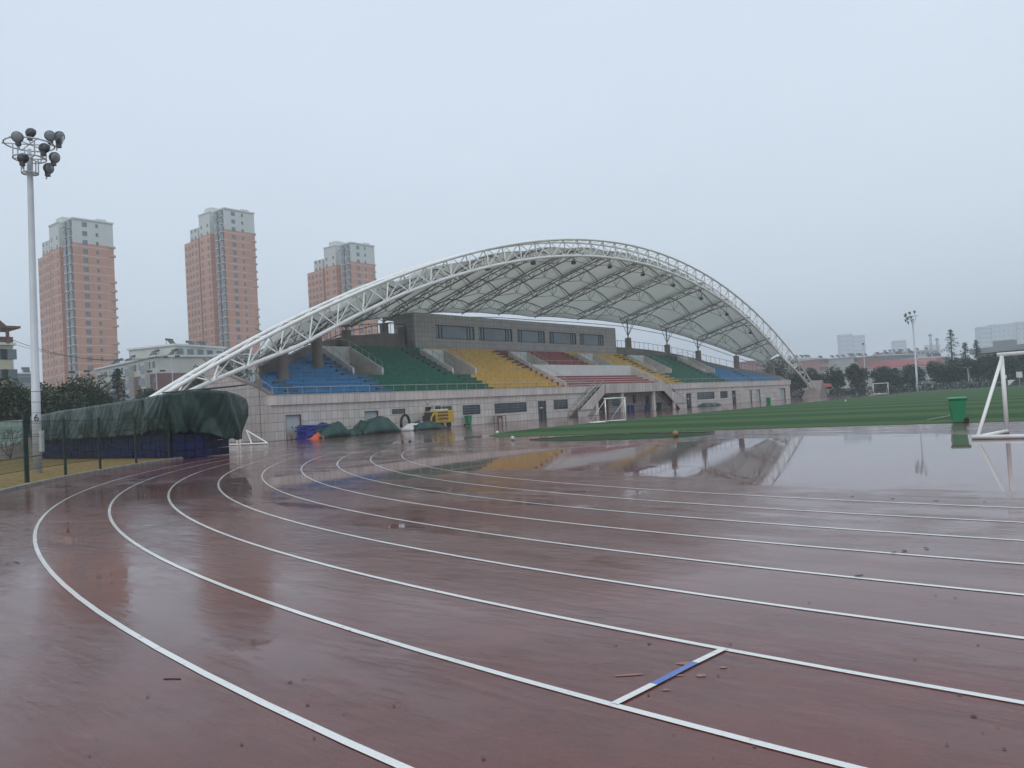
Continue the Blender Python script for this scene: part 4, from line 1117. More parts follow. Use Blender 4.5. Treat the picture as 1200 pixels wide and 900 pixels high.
for i, (px, lean, lab) in enumerate(((794.5, .35, 'left'), (799.5, .5, 'right'))):
    y_ = wy(px, 474, -54.9); t = localthing('leaning_board', 'white board leaning under the right stair, %s one' % lab, 'board', (-54.9, y_, 0), group='white boards under the stair')
    b = MB(); b.frame_box((0, 0, .01), (-.35*lean, 0, 1.5-.3*i), (0, .55, .1), (.03, 0, .005)); b.build('board_panel', M['white'], t)
    b = MB(); b.frame_box((.035, 0, .01), (-.35*lean, 0, 1.5-.3*i), (0, .05, .01), (.02, 0, 0)); b.build('board_edge', M['galv'], t)
y_ = wy(688, 485, -55.2)
q = wy(703, 482, -56.6); t = localthing('garden_chair', 'white chair under the left part of the landing', 'chair', (-56.6, q, 0))
b = MB(); b.box(-.22, .22, -.22, .22, .42, .46); b.build('seat', M['white'], t)
b = MB(); b.frame_box((-.22, -.22, .46), (0, .44, 0), (-.02, 0, 0), (-.08, 0, .42)); b.build('backrest', M['white'], t)
for x in (-.2, .2):
    for y2 in (-.2, .2):
        b = MB(); b.tube((x, y2, 0), (x*.9, y2*.9, .42), .018, n=6); b.build('leg', M['white'], t)
# balls
def ball(px, py, r, mat, label, pent=True):
    q = onz(px, py); q.z = 0
    t = localthing('ball', label, 'ball', (q.x, q.y, r+.006))
    b = MB(); b.lathe((0, 0, 0), [(r*math.sin(PI*i/12), -r*math.cos(PI*i/12)) for i in range(13)], 20); b.build('shell', mat, t, smooth=True)
    if pent:
        b = MB()
        for d in ((1, -.3, .5), (.2, -1, .2), (-.8, -.5, .5), (.9, .4, -.2), (0, .2, 1), (-.4, -.8, -.6), (.6, -.7, -.5)):
            b.lathe((0, 0, 0), [(r*.32, r*.955), (r*.30, r*.975), (r*.1, r*1.004)], 5, axis=d)
        b.build('black_panels', M['black'], t)
    return t
ball(601, 516.3, .11, M['white'], 'black and white football lying on the wet track')
ball(792, 511.6, .13, M['brownball'], 'brown ball at the edge of the small turf patch', False)
ball(991, 470.6, .11, M['white'], 'plain white ball far out on the turf', False)
ball(583, 508.6, .10, M['white'], 'small white ball at the left tip of the turf', False)
# litter
lf = MB(); rnd = random.Random(5)
spots = [(1007, 676, .05), (998, 582.5, .045), (1046, 584.5, .045), (1097, 586.5, .045), (1154, 588.5, .045), (761, 755, .02), (722, 757, .015), (856, 755, .015), (870, 574, .03), (887, 578, .03), (1000, 590, .02), (1072, 773, .015), (1141, 840, .02), (1120, 701, .02), (340, 800, .02), (356, 797, .012), (1060, 646, .04), (1048, 648, .04), (1085, 643, .04), (504, 527, .1)]
for _ in range(50): spots.append((rnd.uniform(50, 1190), rnd.uniform(600, 890), rnd.uniform(.006, .016)))
for k, (px, py, s) in enumerate(spots):
    q = onz(px, py); m_ = 7; a0 = rnd.uniform(0, 6)
    vs = [q+Vector((math.cos(a0+t)*s*rnd.uniform(.5, 1), math.sin(a0+t)*s*rnd.uniform(.5, 1), .010+(.25*s if s > .03 else .001)*rnd.random()-.005)) for t in [2*PI*j/m_ for j in range(m_)]]
    lf.add([q+Vector((0, 0, .006+(.2*s if s > .03 else 0)))]+vs, [(0, j+1, (j+1)%m_+1) for j in range(m_)])
tag(lf.build('leaf_litter', M['leaf_litter']), 'dead leaves and specks of dirt scattered on the wet track', 'litter', kind='stuff')
q0, q1 = onz(192, 796.2), onz(212, 796); b = MB(); b.path([q0+Vector((0, 0, .003)), (q0+q1)/2+Vector((.0, .004, .004)), q1+Vector((0, 0, .003))], .0035, 6)
tag(b.build('twig', M['leaf_litter']), 'short dark twig on the wet track at lower left', 'twig')

# ------------------------------------------------------------------ trees
def leaf_crown(mb, c, rx, ry, rz_, n, size, rnd, clumps=14):
    cl = []
    for _ in range(clumps):
        while True:
            d = Vector((rnd.uniform(-1, 1), rnd.uniform(-1, 1), rnd.uniform(-.9, 1)))
            if d.length <= 1: break
        cl.append((Vector((d.x*rx*.72, d.y*ry*.72, d.z*rz_*.72)), rnd.uniform(.28, .52)))
    for _ in range(n):
        cc, cr = rnd.choice(cl)
        d = Vector((rnd.gauss(0, 1), rnd.gauss(0, 1), rnd.gauss(0, 1))).normalized()*rnd.uniform(.55, 1.08)
        p_ = Vector(c)+cc+Vector((d.x*rx*cr, d.y*ry*cr, d.z*rz_*cr))
        a = Vector((rnd.gauss(0, 1), rnd.gauss(0, 1), rnd.gauss(0, .6))).normalized(); b_ = a.orthogonal().normalized()
        b_ = (b_*math.cos(rnd.random()*6)+a.cross(b_)*math.sin(rnd.random()*6)).normalized()
        s = size*rnd.uniform(.6, 1.3)
        mb.add([p_-a*s*.5, p_+b_*s*.28, p_+a*s*.5, p_-b_*s*.28], [(0, 1, 2, 3)])
def tree(px, ptop, D, w, label, mat='leaf', group=None, n=3200, size=.34, seed=1, kind='broadleaf_tree', trunkfrac=.25, base=0):
    rnd = random.Random(seed)
    tp = dep(px, ptop, D); h = tp.z; t = localthing(kind, label, 'tree', (tp.x, tp.y, base), group=group)
    b = MB()
    th = h*(trunkfrac+.35)
    b.path([(0, 0, 0), (.05*rnd.uniform(-1, 1), .05, h*trunkfrac), (.1*rnd.uniform(-1, 1), .1, th)], [h*.03, h*.022, h*.008], 8)
    for i in range(6):
        a = rnd.uniform(0, 6.28); z0 = h*trunkfrac*rnd.uniform(.8, 1.6)
        b.path([(0, 0, z0), (w*.25*math.cos(a), w*.25*math.sin(a), z0+h*.15), (w*.38*math.cos(a), w*.38*math.sin(a), z0+h*.3)], [h*.012, h*.008, h*.003], 6)
    b.build('trunk', M['bark'], t)
    b = MB(); cz = h*(trunkfrac+1)/2; rz_ = h*(1-trunkfrac)/2
    leaf_crown(b, (0, 0, cz), w/2, w/2, rz_, n, size, rnd, 20)
    b.build('crown', M[mat], t)
    return t
def conifer(px, ptop, D, w, label, seed, group=None, n=2600):
    rnd = random.Random(seed); tp = dep(px, ptop, D); h = tp.z
    t = localthing('conifer_tree', label, 'tree', (tp.x, tp.y, 0), group=group)
    b = MB(); b.path([(0, 0, 0), (0, 0, h*.5), (.1, 0, h*.97)], [h*.02, h*.012, h*.003], 8); b.build('trunk', M['bark'], t)
    b = MB(); z = h*.12
    while z < h*.98:
        f = 1-(z/h); L = w/2*f**.75*rnd.uniform(.55, 1.15)+.15
        for _ in range(4):
            a = rnd.uniform(0, 6.28); d = Vector((math.cos(a), math.sin(a), rnd.uniform(-.15, .18)))
            for j in range(22):
                u = rnd.random(); p_ = Vector((0, 0, z))+d*L*u+Vector((rnd.gauss(0, .12), rnd.gauss(0, .12), rnd.gauss(0, .08)-u*u*.15*L))
                s = rnd.uniform(.18, .42); e = Vector((rnd.gauss(0, 1), rnd.gauss(0, 1), rnd.gauss(0, .4))).normalized(); f_ = e.orthogonal().normalized()
                b.add([p_-e*s*.5, p_+f_*s*.22, p_+e*s*.5, p_-f_*s*.22], [(0, 1, 2, 3)])
        z += h*.028
    b.build('crown', M['conifer'], t); return t
LG = 'trees behind the mesh fence'
tree(-6, 436, 66, 6.0, 'dark evergreen tree at the left frame edge', 'leaf', LG, 5000, .32, 1)
tree(12, 447, 70, 4.6, 'dark evergreen tree just left of the near floodlight pole', 'leaf', LG, 4000, .30, 2)
tree(34, 452, 76, 5.0, 'dark low evergreen tree hidden partly by the near floodlight pole', 'leaf', LG, 4200, .30, 3)
tree(60, 446, 78, 5.2, 'dark evergreen tree right of the near floodlight pole', 'leaf', LG, 4600, .30, 4)
tree(80, 452, 74, 4.4, 'round dark evergreen tree second right of the near floodlight pole', 'leaf', LG, 4000, .30, 5)
tree(98, 436, 80, 5.6, 'tallest dark evergreen tree in front of the left tower', 'leaf', LG, 5200, .30, 6)
tree(118, 452, 84, 4.6, 'dark evergreen tree at the foot of the brown and white apartment block', 'leaf', LG, 4000, .30, 7)
conifer(137, 430, 105, 6.5, 'thin feathery conifer in front of the brown and white apartment block', 8, None)
tree(152, 462, 100, 5.5, 'low green tree just above the big tarpaulin', 'leaf2', LG, 3000, .36, 9)
tree(172, 454, 98, 4.2, 'small dark tree left of the twin lamp post', 'leaf', LG, 3000, .34, 10)
tree(246, 424, 118, 8, 'dark tree seen through the left end of the arch truss', 'leaf', 'trees behind the arch', 4200, .4, 11)
tree(268, 412, 125, 9, 'taller dark tree seen through the arch beside the end wall', 'leaf', 'trees behind the arch', 4200, .4, 12)
tree(222, 446, 112, 6, 'low dark tree behind the foot of the arch', 'leaf', 'trees behind the arch', 3000, .36, 13)
RG = 'trees beyond the far end of the pitch'
for i, (px, pt, D, w, lab) in enumerate(((918, 420, 185, 10, 'dark tree directly behind the right end of the grandstand'), (938, 428, 188, 7, 'dark tree behind the right foot of the arch'), (953, 434, 190, 5, 'low dark tree just right of the arch foot'),
        (976, 429, 182, 5.2, 'rounded dark tree, first standing free right of the arch'), (1004, 424.5, 180, 5.6, 'rounded dark tree, second standing free right of the arch'), (1030, 427, 184, 6, 'dark tree left of the red roof'), (1046, 426, 186, 6, 'dark tree below the red roof'),
        (1068, 427, 186, 5.2, 'dark tree left of the distant floodlight pole'), (1100, 420, 188, 6, 'dark tree right of the distant floodlight pole'), (1118, 419, 186, 7.5, 'broad dark tree below the tall conifer'), (1138, 416, 182, 7.5, 'dark tree below the right conifer'),
        (1158, 413, 180, 8, 'dark tree left of the large goal post'), (1180, 412, 178, 8.5, 'dark tree behind the large goal frame'), (1204, 411, 176, 12, 'dark tree at the right frame edge'))):
    tree(px, pt, D, w, lab, 'leaf2', RG, 3400, .5, 40+i, trunkfrac=.08)
CG = 'conifers beyond the pitch'
conifer(1113, 384, 196, 9.5, 'tallest conifer above the far tree line', 70, CG); conifer(1130, 400, 198, 6.5, 'middle small conifer above the far tree line', 71, CG); conifer(1143.5, 397, 198, 6.5, 'right conifer below the faint towers', 72, CG)
# hedge
hg = MB(); rnd = random.Random(9); pts = [dep(px, 455, 171) for px in (924, 960, 1000, 1060, 1120, 1180, 1240)]
for a, b in zip(pts, pts[1:]):
    d = b-a; d.z = 0; L = d.length
    for _ in range(int(L*60)):
        p_ = Vector((a.x, a.y, 0))+d*rnd.random()+Vector((rnd.uniform(-.6, .6), rnd.uniform(-.6, .6), rnd.uniform(.02, 1.5)))
        e = Vector((rnd.gauss(0, 1), rnd.gauss(0, 1), rnd.gauss(0, 1))).normalized(); f_ = e.orthogonal().normalized(); s = .45
        hg.add([p_-e*s*.5, p_+f_*s*.3, p_+e*s*.5, p_-f_*s*.3], [(0, 1, 2, 3)])
tag(hg.build('hedge', M['hedge']), 'long low dark hedge along the far end of the pitch', 'hedge')

# ------------------------------------------------------------------ buildings
def window_mesh(name, w, h, mat):
    b = MB(); b.box(-w/2, w/2, -.06, .0, -h/2, h/2); me_o = b.build(name, mat); me = me_o.data; bpy.data.objects.remove(me_o); return me
def put(me, name, parent, loc, rz=0, mat=None):
    o = bpy.data.objects.new(name, me); C.objects.link(o); o.parent = parent; o.location = loc; o.rotation_euler = (0, 0, rz); return o
def tower(corner, floors, label, rz, seed):
    """local frame: +x along the narrow face seen from the field, +y going back along the long side"""
    rnd = random.Random(seed); fh = 2.9; ztop = floors*fh
    t = localthing('apartment_tower', label, 'tower', (corner.x, corner.y, 0), rz, 'pink apartment towers')
    zw = (floors-2.6)*fh
    W = 12.6
    m = tower_mat('pink_tower_render', (.50, .265, .185), zw)
    segs_ = [(0, 6.9, 0, 0), (6.9, 9.4, 1.9, -fh), (9.4, 17.0, -.5, .4), (17.0, 19.2, 2.2, -fh*.6), (19.2, 25.0, .2, -fh*1.2), (25.0, 31.0, 1.0, -fh*2.7)]
    b = MB()
    for y0_, y1_, inset, dz in segs_:
        b.box(inset, W, y0_+.002, y1_, 0, ztop+dz)
    b.build('wall', m, t)
    b = MB(); b.box(-.25, W+.25, -.25, 7.1, ztop+.003, ztop+.5); b.box(-.7, W, 9.3, 17.1, ztop+.406, ztop+.85); b.build('roof_slab', M['whitewall'], t)
    b = MB(); b.box(1.2, 6.2, 11, 15.5, ztop+.855, ztop+3.0); b.build('lift_house', M['whitewall'], t)
    b = MB(); b.box(8, 11, 1, 4, ztop+.5, ztop+1.4); b.build('roof_box', M['whitewall'], t)
    b = MB()
    for i in range(5): b.box(.2+i*.01, 2.6, 2.3+i*1.0, 2.5+i*1.0, ztop-2.4, ztop-2.2)
    b.box(-.9, 2.0, 1.6, 6.9, ztop-2.05, ztop-1.8); b.build('roof_pergola', M['galv'], t)
    w1 = window_mesh('window', 1.5, 1.5, M['greyglass']); w2 = window_mesh('window', .8, 1.2, M['greyglass'])
    wf = window_mesh('frame', 1.75, 1.75, M['whitewall']); 
    cnt = 0
    for f in range(floors-1, 0, -1):
        z = f*fh+1.5
        o = put(w1, 'window', t, (3.6, -.012, z)); o = put(w2, 'window', t, (7.4, -.012, z))
    # balcony glass column on the long side, two bays
    bm_ = MB(); bm_.box(-.75, .0, -.85, .85, -1.05, 1.0); bo = bm_.build('balcony', [M['greyglass'], M['whitewall']]); bme = bo.data; bpy.data.objects.remove(bo)
    for f in range(floors-1, 0, -1):
        z = f*fh+1.45
        put(bme, 'balcony', t, (0, 1.6, z))
        put(bme, 'balcony', t, (0, 4.8, z))
    for yy_ in (1.6, 4.8):
        b = MB()
        for f in range(1, floors):
            z = f*fh
            b.box(-.85, 0, yy_-.95, yy_+.95, z+.15, z+.39)
            b.box(-.80, -.752, yy_-.05, yy_+.05, z+.4, z+2.4)
            b.box(-.80, -.76, yy_-.9, yy_-.8, z+.4, z+2.44); b.box(-.80, -.76, yy_+.8, yy_+.9, z+.4, z+2.44)
        b.build('balcony_frame', M['whitewall'], t)
    b = MB()
    for f in range(1, floors-1):
        z = f*fh+1.5
        for yy_, x_ in ((11, -.5), (15.4, -.5), (21, .2), (23.6, .2), (27, 1.0), (29.6, 1.0)):
            if z+.8 > ztop+(-fh*2.7 if yy_ > 25 else -fh*1.2 if yy_ > 19.2 else 0): continue
            b.box(x_-.05, x_-.005, yy_-.45, yy_+.45, z-.65, z+.65)
    o = b.build('window_rows', M['greyglass'], t); o['kind'] = 'stuff'
    b = MB(); b.box(0, .8, -.45, .45, 0, .7); b.box(-1.6, .0, -1.1, -.76, -.1, 0); o = b.build('air_conditioner', M['ac']); acm = o.data; bpy.data.objects.remove(o)
    for f in range(1, floors-2):
        if rnd.random() < .8: put(acm, 'air_conditioner', t, (W+.003, .75, f*fh+.6))
    return t
RZT = rad(72)
# narrow face runs from the near corner to the right in view
def rzv(c0, c1):
    d = c1-c0; return math.atan2(d.y, d.x)
for (px, pt, D, fl_extra, lab, sd) in ((84.5, 251, 250, 0, 'pink and white apartment tower at left behind the near floodlight pole', 1), (262.5, 247.5, 291, 0, 'pink and white apartment tower in the middle, tallest of the three', 2), (411, 287, 322, 0, 'pink and white apartment tower rising behind the canopy, farthest of the three', 3)):
    c = dep(px, pt, D); fl = round(c.z/2.9)
    tower(Vector((c.x, c.y, 0)), fl, lab, rad(90), sd)
def block(name, label, cat, c0, c1, depth, z1, mats, floors, nwin, group=None, winmat=None, roofbits=True, lowcol=None, endwin=False, wsize=(1.4, 1.4), seed=1):
    """box building whose front runs c0->c1 (left to right in view), going back by depth"""
    c0 = Vector((c0.x, c0.y, 0)); c1 = Vector((c1.x, c1.y, 0)); L = (c1-c0).length; rz = math.atan2((c1-c0).y, (c1-c0).x)
    t = localthing(name, label, cat, tuple(c0), rz, group); rnd = random.Random(seed)
    b = MB(); zs = z1*.0
    if lowcol:
        zs = z1*(.79 if z1 == 16.2 else .6); b.box(0, L, 0, depth, 0, zs, 1)
    b.box(-.0, L, 0, depth, zs+.002, z1, 0)
    b.build('wall', mats if lowcol else mats[0], t)
    b = MB(); b.box(-.35, L+.35, -.35, depth+.35, z1+.003, z1+.4); b.build('roof_slab', M['whitewall'], t)
    fh = z1/floors; me = window_mesh('window', wsize[0], min(wsize[1], fh*.55), winmat or M['greyglass'])
    k = 0
    for f in range(floors):
        for i in range(nwin):
            if k >= 96: break
            put(me, 'window', t, ((i+.5)*L/nwin, -.01, f*fh+fh*.55)); k += 1
    if roofbits:
        for i in range(max(2, int(L/3.2))):
            x = rnd.uniform(1, L-2); b = MB(); y_ = rnd.uniform(.6, 5)
            if rnd.random() < .2: continue
            b.frame_box((x, y_, z1+.5), (1.7, 0, 0), (0, 1.1, 1.2), (0, -.08, .08)); b.tube((x-.1, y_+1.2, z1+1.75), (x+1.8, y_+1.2, z1+1.75), .26, n=8)
            b.tube((x, y_+1.2, z1+.4), (x, y_+1.2, z1+1.7), .05, n=5); b.tube((x+1.7, y_+1.2, z1+.4), (x+1.7, y_+1.2, z1+1.7), .05, n=5)
            b.build('solar_heater', M['darkmetal'], t)
    return t
M['blockwhite'] = simple('aged_white_render', (.46, .46, .42), .75, var=.12, vscale=.3)
M['blockbrown'] = simple('red_brown_render', (.17, .085, .075), .75, var=.12, vscale=.3)
M['blockpink'] = simple('pink_render', (.34, .17, .155), .75, var=.15, vscale=.1)
M['blockpale'] = simple('pale_render', (.42, .42, .40), .75, var=.15, vscale=.1)
M['blockgrey'] = simple('grey_render', (.24, .25, .26), .75, var=.15, vscale=.1)
M['blockfar'] = simple('haze_tinted_render', (.42, .47, .52), .8, var=.06, vscale=.05)  # distance haze painted into the far towers' wall colour, pale and bluish
M['blockyellow'] = simple('yellow_render', (.44, .42, .30), .75, var=.1)
c0 = dep(113, 434, 190); c1 = dep(183, 418, 163)
ab = block('apartment_block', 'low white and brown apartment block with roof heaters beside the left tower', 'apartment block', c0, c1, 12, 16.2, [M['blockwhite'], M['blockbrown']], 5, 14, 'low apartment blocks', lowcol=True, seed=4)
L = (Vector((c1.x-c0.x, c1.y-c0.y, 0))).length
for i in range(4):
    x = L*(.12+.25*i); b = MB(); b.box(x-1.2, x+1.2, -1.1, -.02, 2, 15.4); b.build('bay_window', M['blockpale'], ab)
b = MB()
for i in range(4):
    x = L*(.12+.25*i)
    for f in range(5): b.box(x-1.05, x+1.05, -1.15, -1.105, 2.4+f*2.65, 4.1+f*2.65)
b.build('bay_glazing', M['greyglass'], ab)
c0 = dep(205, 410, 176); c1 = dep(262, 406, 190)
block('apartment_block', 'white apartment block with a brown base seen behind the left end of the arch', 'apartment block', c0, c1, 14, c0.z+1, [M['blockwhite'], M['blockbrown']], 6, 5, 'low apartment blocks', lowcol=True, seed=5, wsize=(1.8, 1.7))
c0 = dep(263, 412, 182); c1 = dep(345, 408, 200)
block('apartment_block', 'white apartment block seen between the truss members left of the terraces', 'apartment block', c0, c1, 14, 17.5, [M['blockwhite'], M['blockbrown']], 6, 8, 'low apartment blocks', lowcol=True, seed=6, wsize=(1.8, 1.7))
c0 = dep(-30, 400, 118); c1 = dep(15, 400, 122)
wb_ = block('white_house', 'white building with dark roof frame at the left frame edge', 'building', c0, c1, 10, 15.6, [M['blockyellow']], 5, 4, roofbits=False, wsize=(2.2, 1.6), seed=7)
L = (Vector((c1.x-c0.x, c1.y-c0.y, 0))).length
b = MB()
b.frame_box((-.5, -.8, 18.2), (L+1.4, 0, 0), (0, 6, 0), (0, 0, .35)); b.frame_box((L-4.2, -.8, 18.5), (3.2, 0, 0), (0, 6, 0), (-1.6, 0, 1.5))
for x in (.5, L/2, L-.8): b.frame_box((x-.2, -.5, 15.9), (.4, 0, 0), (0, .4, 0), (0, 0, 2.4))
b.build('roof_frame', M['brown'], wb_)
b = MB(); b.box(0, L, -.15, -.02, 15.9, 16.9); b.build('roof_rail', M['brown'], wb_)
block('grey_house', 'low grey building between the white house and the left tower', 'building', dep(15, 438, 210), dep(42, 437, 214), 10, dep(25, 438.5, 212).z, [M['blockgrey']], 5, 5, roofbits=True, seed=8)
# boards and ramp wall behind the fence, left edge
q0 = dep(-20, 520, 60); q1 = dep(27, 520, 58)
b = MB(); b.frame_box((q0.x, q0.y, .9), (q1.x-q0.x, q1.y-q0.y, 0), (-.06, .08, 0), (0, 0, 1.9)); b2 = b
tag(b.build('site_hoarding', simple('pale_green_board', (.22, .32, .28), .6, var=.2, vscale=2)), 'pale green hoarding behind the fence at the left frame edge', 'hoarding')
q0 = dep(-20, 530, 55); q1 = dep(60, 530, 55)
b = MB(); d = Vector((q1.x-q0.x, q1.y-q0.y, 0)); nv = Vector((-d.y, d.x, 0)).normalized()*.4
v = [q0.xy.to_3d(), q0.xy.to_3d()+d, q0.xy.to_3d()+d+Vector((0, 0, 1.9)), q0.xy.to_3d()+Vector((0, 0, .5))]
b.add(v+[p_+nv for p_ in v], [(0, 1, 2, 3), (7, 6, 5, 4), (3, 2, 6, 7), (0, 3, 7, 4), (1, 5, 6, 2)])
tag(b.build('ramp_wall', M['kerb']), 'sloping grey stone ramp wall behind the near floodlight pole', 'wall')
# bare shrub in front of the hoarding
rnd = random.Random(4); bs = MB(); q = dep(12, 520, 54); o_ = Vector((q.x, q.y, .1))
def twig(p_, d, l, r, k):
    e = p_+d*l; bs.tube(p_, e, r, r*.7, n=5, cap=False)
    if k:
        for _ in range(3): twig(e, (d+Vector((rnd.gauss(0, .45), rnd.gauss(0, .45), rnd.gauss(.05, .3)))).normalized(), l*.72, r*.6, k-1)
for _ in range(4): twig(o_, Vector((rnd.gauss(0, .4), rnd.gauss(0, .4), 1)).normalized(), .8, .03, 4)
tag(bs.build('bare_shrub', M['bark']), 'leafless shrub in front of the pale green hoarding', 'shrub')
# street lamps
def street_lamp(px, ptop, D, label, kind='twin'):
    p_ = dep(px, ptop, D); t = localthing('street_lamp', label, 'street lamp', (p_.x, p_.y, 0), rad(40), 'street lamps')
    b = MB(); b.tube((0, 0, 0), (0, 0, p_.z), .10, .06); b.build('pole', M['pole'], t)
    b = MB(); b.tube((-.9, 0, p_.z-.15), (.9, 0, p_.z-.15), .04); b.build('arm', M['pole'], t)
    for s in ((-1, 1) if kind == 'twin' else (0,)):
        b = MB(); b.box(s*.9-.35, s*.9+.35, -.15, .15, p_.z-.22, p_.z+.02); b.build('lamp_head', M['darkmetal'], t, bevel=.03)
    return t
street_lamp(93, 434.5, 95, 'thin lamp post above the trees left of the brown block'); street_lamp(201, 417, 120, 'taller twin headed lamp post before the brown and white block'); street_lamp(183, 434, 110, 'lower twin headed lamp post before the brown and white block')
street_lamp(1134, 430, 175, 'lamp post among the dark trees at right', 'one'); 
p_ = dep(1011.5, 404, 230); t = localthing('flag_pole', 'thin white flag pole with a dark tip above the far trees', 'flag pole', (p_.x, p_.y, 0))
b = MB(); b.tube((0, 0, 0), (0, 0, p_.z), .12, .08); b.build('pole', M['white'], t); b = MB(); b.lathe((0, 0, p_.z), [(.1, 0), (.45, .25), (.1, .5)], 10); b.build('finial', M['darkmetal'], t)
# overhead cables
def cable(p0, p1, sag, r, label):
    pts = [p0+(p1-p0)*i/24-Vector((0, 0, sag*4*(i/24)*(1-i/24))) for i in range(25)]
    b = MB(); b.path(pts, r, 5); tag(b.build('overhead_cable', M['darkmetal'], smooth=True), label, 'cable', 'overhead cables')
cable(dep(14, 398, 118), dep(190, 418, 118), 1.6, .045, 'lower overhead cable running from the white house roof to the right')
cable(dep(-5, 396, 122), dep(215, 412, 125), 2.2, .03, 'upper thin overhead cable crossing in front of the left tower')
# far right background buildings
FG = 'far apartment rows'
def fb(pxa, pxb, pt, D, mats, lab, fl=6, nw=10, low=None, D2=None, rb=True, seed=1, cat='apartment block', name='apartment_row', g_=FG):
    a = dep(pxa, pt, D); c = dep(pxb, pt, D2 or D); z = (a.z+c.z)/2
    return block(name, lab, cat, a, c, 16, z, mats, fl, nw, g_, lowcol=low, roofbits=rb, seed=seed, wsize=(2.2, 1.8))
M['fp2'] = simple('salmon_render', (.38, .20, .18), .75, var=.15, vscale=.1)
fb(886, 925, 422, 400, [M['blockpink'], M['blockpale']], 'pinkish apartment row seen under the right side of the canopy', 5, 8, True, 410, seed=20)
fb(925, 962, 420, 400, [M['blockpale'], M['blockpale']], 'pale apartment row just right of the arch', 5, 9, None, 410, seed=21)
fb(960, 1002, 420, 390, [M['fp2'], M['blockyellow']], 'salmon pink apartment row with a yellow base behind the free standing trees', 5, 10, True, 400, seed=22)
fb(1000, 1030, 418, 380, [M['blockpale'], M['blockyellow']], 'pale apartment row with a yellow base left of the red roof', 5, 7, True, 390, seed=23)
fb(1028, 1075, 416, 370, [M['blockpink'], M['blockpale']], 'pink apartment row behind the red roof', 5, 10, True, 380, seed=24)
fb(1036, 1100, 411.5, 520, [M['blockpale'], M['blockgrey']], 'grey faint apartment row above the pink one', 6, 12, None, 520, seed=25)
fb(1075, 1112, 419, 350, [M['blockpale'], M['blockpale']], 'white apartment row behind the distant floodlight pole', 5, 9, None, 350, seed=26)
rr = fb(1046, 1112, 430, 240, [M['blockpale']], 'low hall with a bright red sheet roof behind the far trees', 2, 8, None, 244, rb=False, cat='hall', name='hall', g_=None)
a = dep(1046, 430, 240); c = dep(1112, 430, 244); L = (c-a).xy.length; zt = (a.z+c.z)/2+.45
b = MB(); b.add([(-.5, -.6, zt), (L*.62, -.6, zt), (L*.62, 16, zt+.2), (-.5, 16, zt+.2), (3, 6, zt+2.2), (L*.58, 6, zt+2.4)], [(0, 1, 5, 4), (1, 2, 5), (2, 3, 4, 5), (3, 0, 4), (0, 3, 2, 1)]); b.build('red_roof', M['red'], rr)
b = MB(); b.add([(L*.62, -.6, zt), (L+.6, -.6, zt), (L+.6, 16, zt), (L*.62, 16, zt), (L*.8, -.6, zt+2.2), (L*.8, 16, zt+2.2)], [(0, 1, 4), (1, 2, 5, 4), (2, 3, 5), (3, 0, 4, 5), (0, 3, 2, 1)]); b.build('gable_roof', M['blockpink'], rr)
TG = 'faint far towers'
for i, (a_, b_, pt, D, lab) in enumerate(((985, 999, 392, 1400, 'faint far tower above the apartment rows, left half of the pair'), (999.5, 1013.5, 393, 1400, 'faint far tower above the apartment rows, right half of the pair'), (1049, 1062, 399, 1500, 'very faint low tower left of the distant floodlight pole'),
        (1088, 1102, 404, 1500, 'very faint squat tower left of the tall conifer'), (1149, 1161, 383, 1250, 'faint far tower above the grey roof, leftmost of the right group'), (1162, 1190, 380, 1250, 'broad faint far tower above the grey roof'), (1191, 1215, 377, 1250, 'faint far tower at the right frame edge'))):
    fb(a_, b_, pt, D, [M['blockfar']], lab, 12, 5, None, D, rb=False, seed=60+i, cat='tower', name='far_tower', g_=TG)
# big grey roof at right
a = dep(1146, 410, 262); c = dep(1225, 402, 250)
t = block('sports_hall', 'sports hall with a broad dark grey roof behind the trees at right', 'hall', a, c, 40, a.z-2, [M['blockgrey']], 3, 9, roofbits=False, seed=31)
L = (c-a).xy.length; z_ = a.z-1.4
b = MB(); b.frame_box((-2, -3, z_), (L+6, 0, .6), (0, 46, 0), (0, 0, 1.7)); b.box(4, 10, 3, 9, z_+1.75, z_+4); b.build('broad_roof', M['blockgrey'], t)
# communications masts
for px, pt, lab in ((1090, 391, 'thin far mast left of the tall conifer, taller one'), (1098, 396, 'thin far mast left of the tall conifer, shorter one')):
    p_ = dep(px, pt, 500); t = localthing('radio_mast', lab, 'mast', (p_.x, p_.y, 0), group='far masts')
    b = MB(); 
    for s in ((-.6, -.6), (.6, -.6), (.6, .6), (-.6, .6)): b.tube((s[0]*1.6, s[1]*1.6, 0), (s[0]*.6, s[1]*.6, p_.z), .14, n=5)
    for k in range(12):
        z0 = p_.z*k/12; z1_ = p_.z*(k+1)/12; w0 = .96-.6*k/12; b.tube((-w0, -w0, z0), (w0, -w0, z1_), .09, n=4); b.tube((w0, w0, z0), (-w0, w0, z1_), .09, n=4)
    b.build('lattice', M['galv'], t); b = MB(); b.lathe((0, 0, p_.z-1.5), [(1.3, 0), (1.3, .8)], 12); b.build('platform', M['galv'], t)
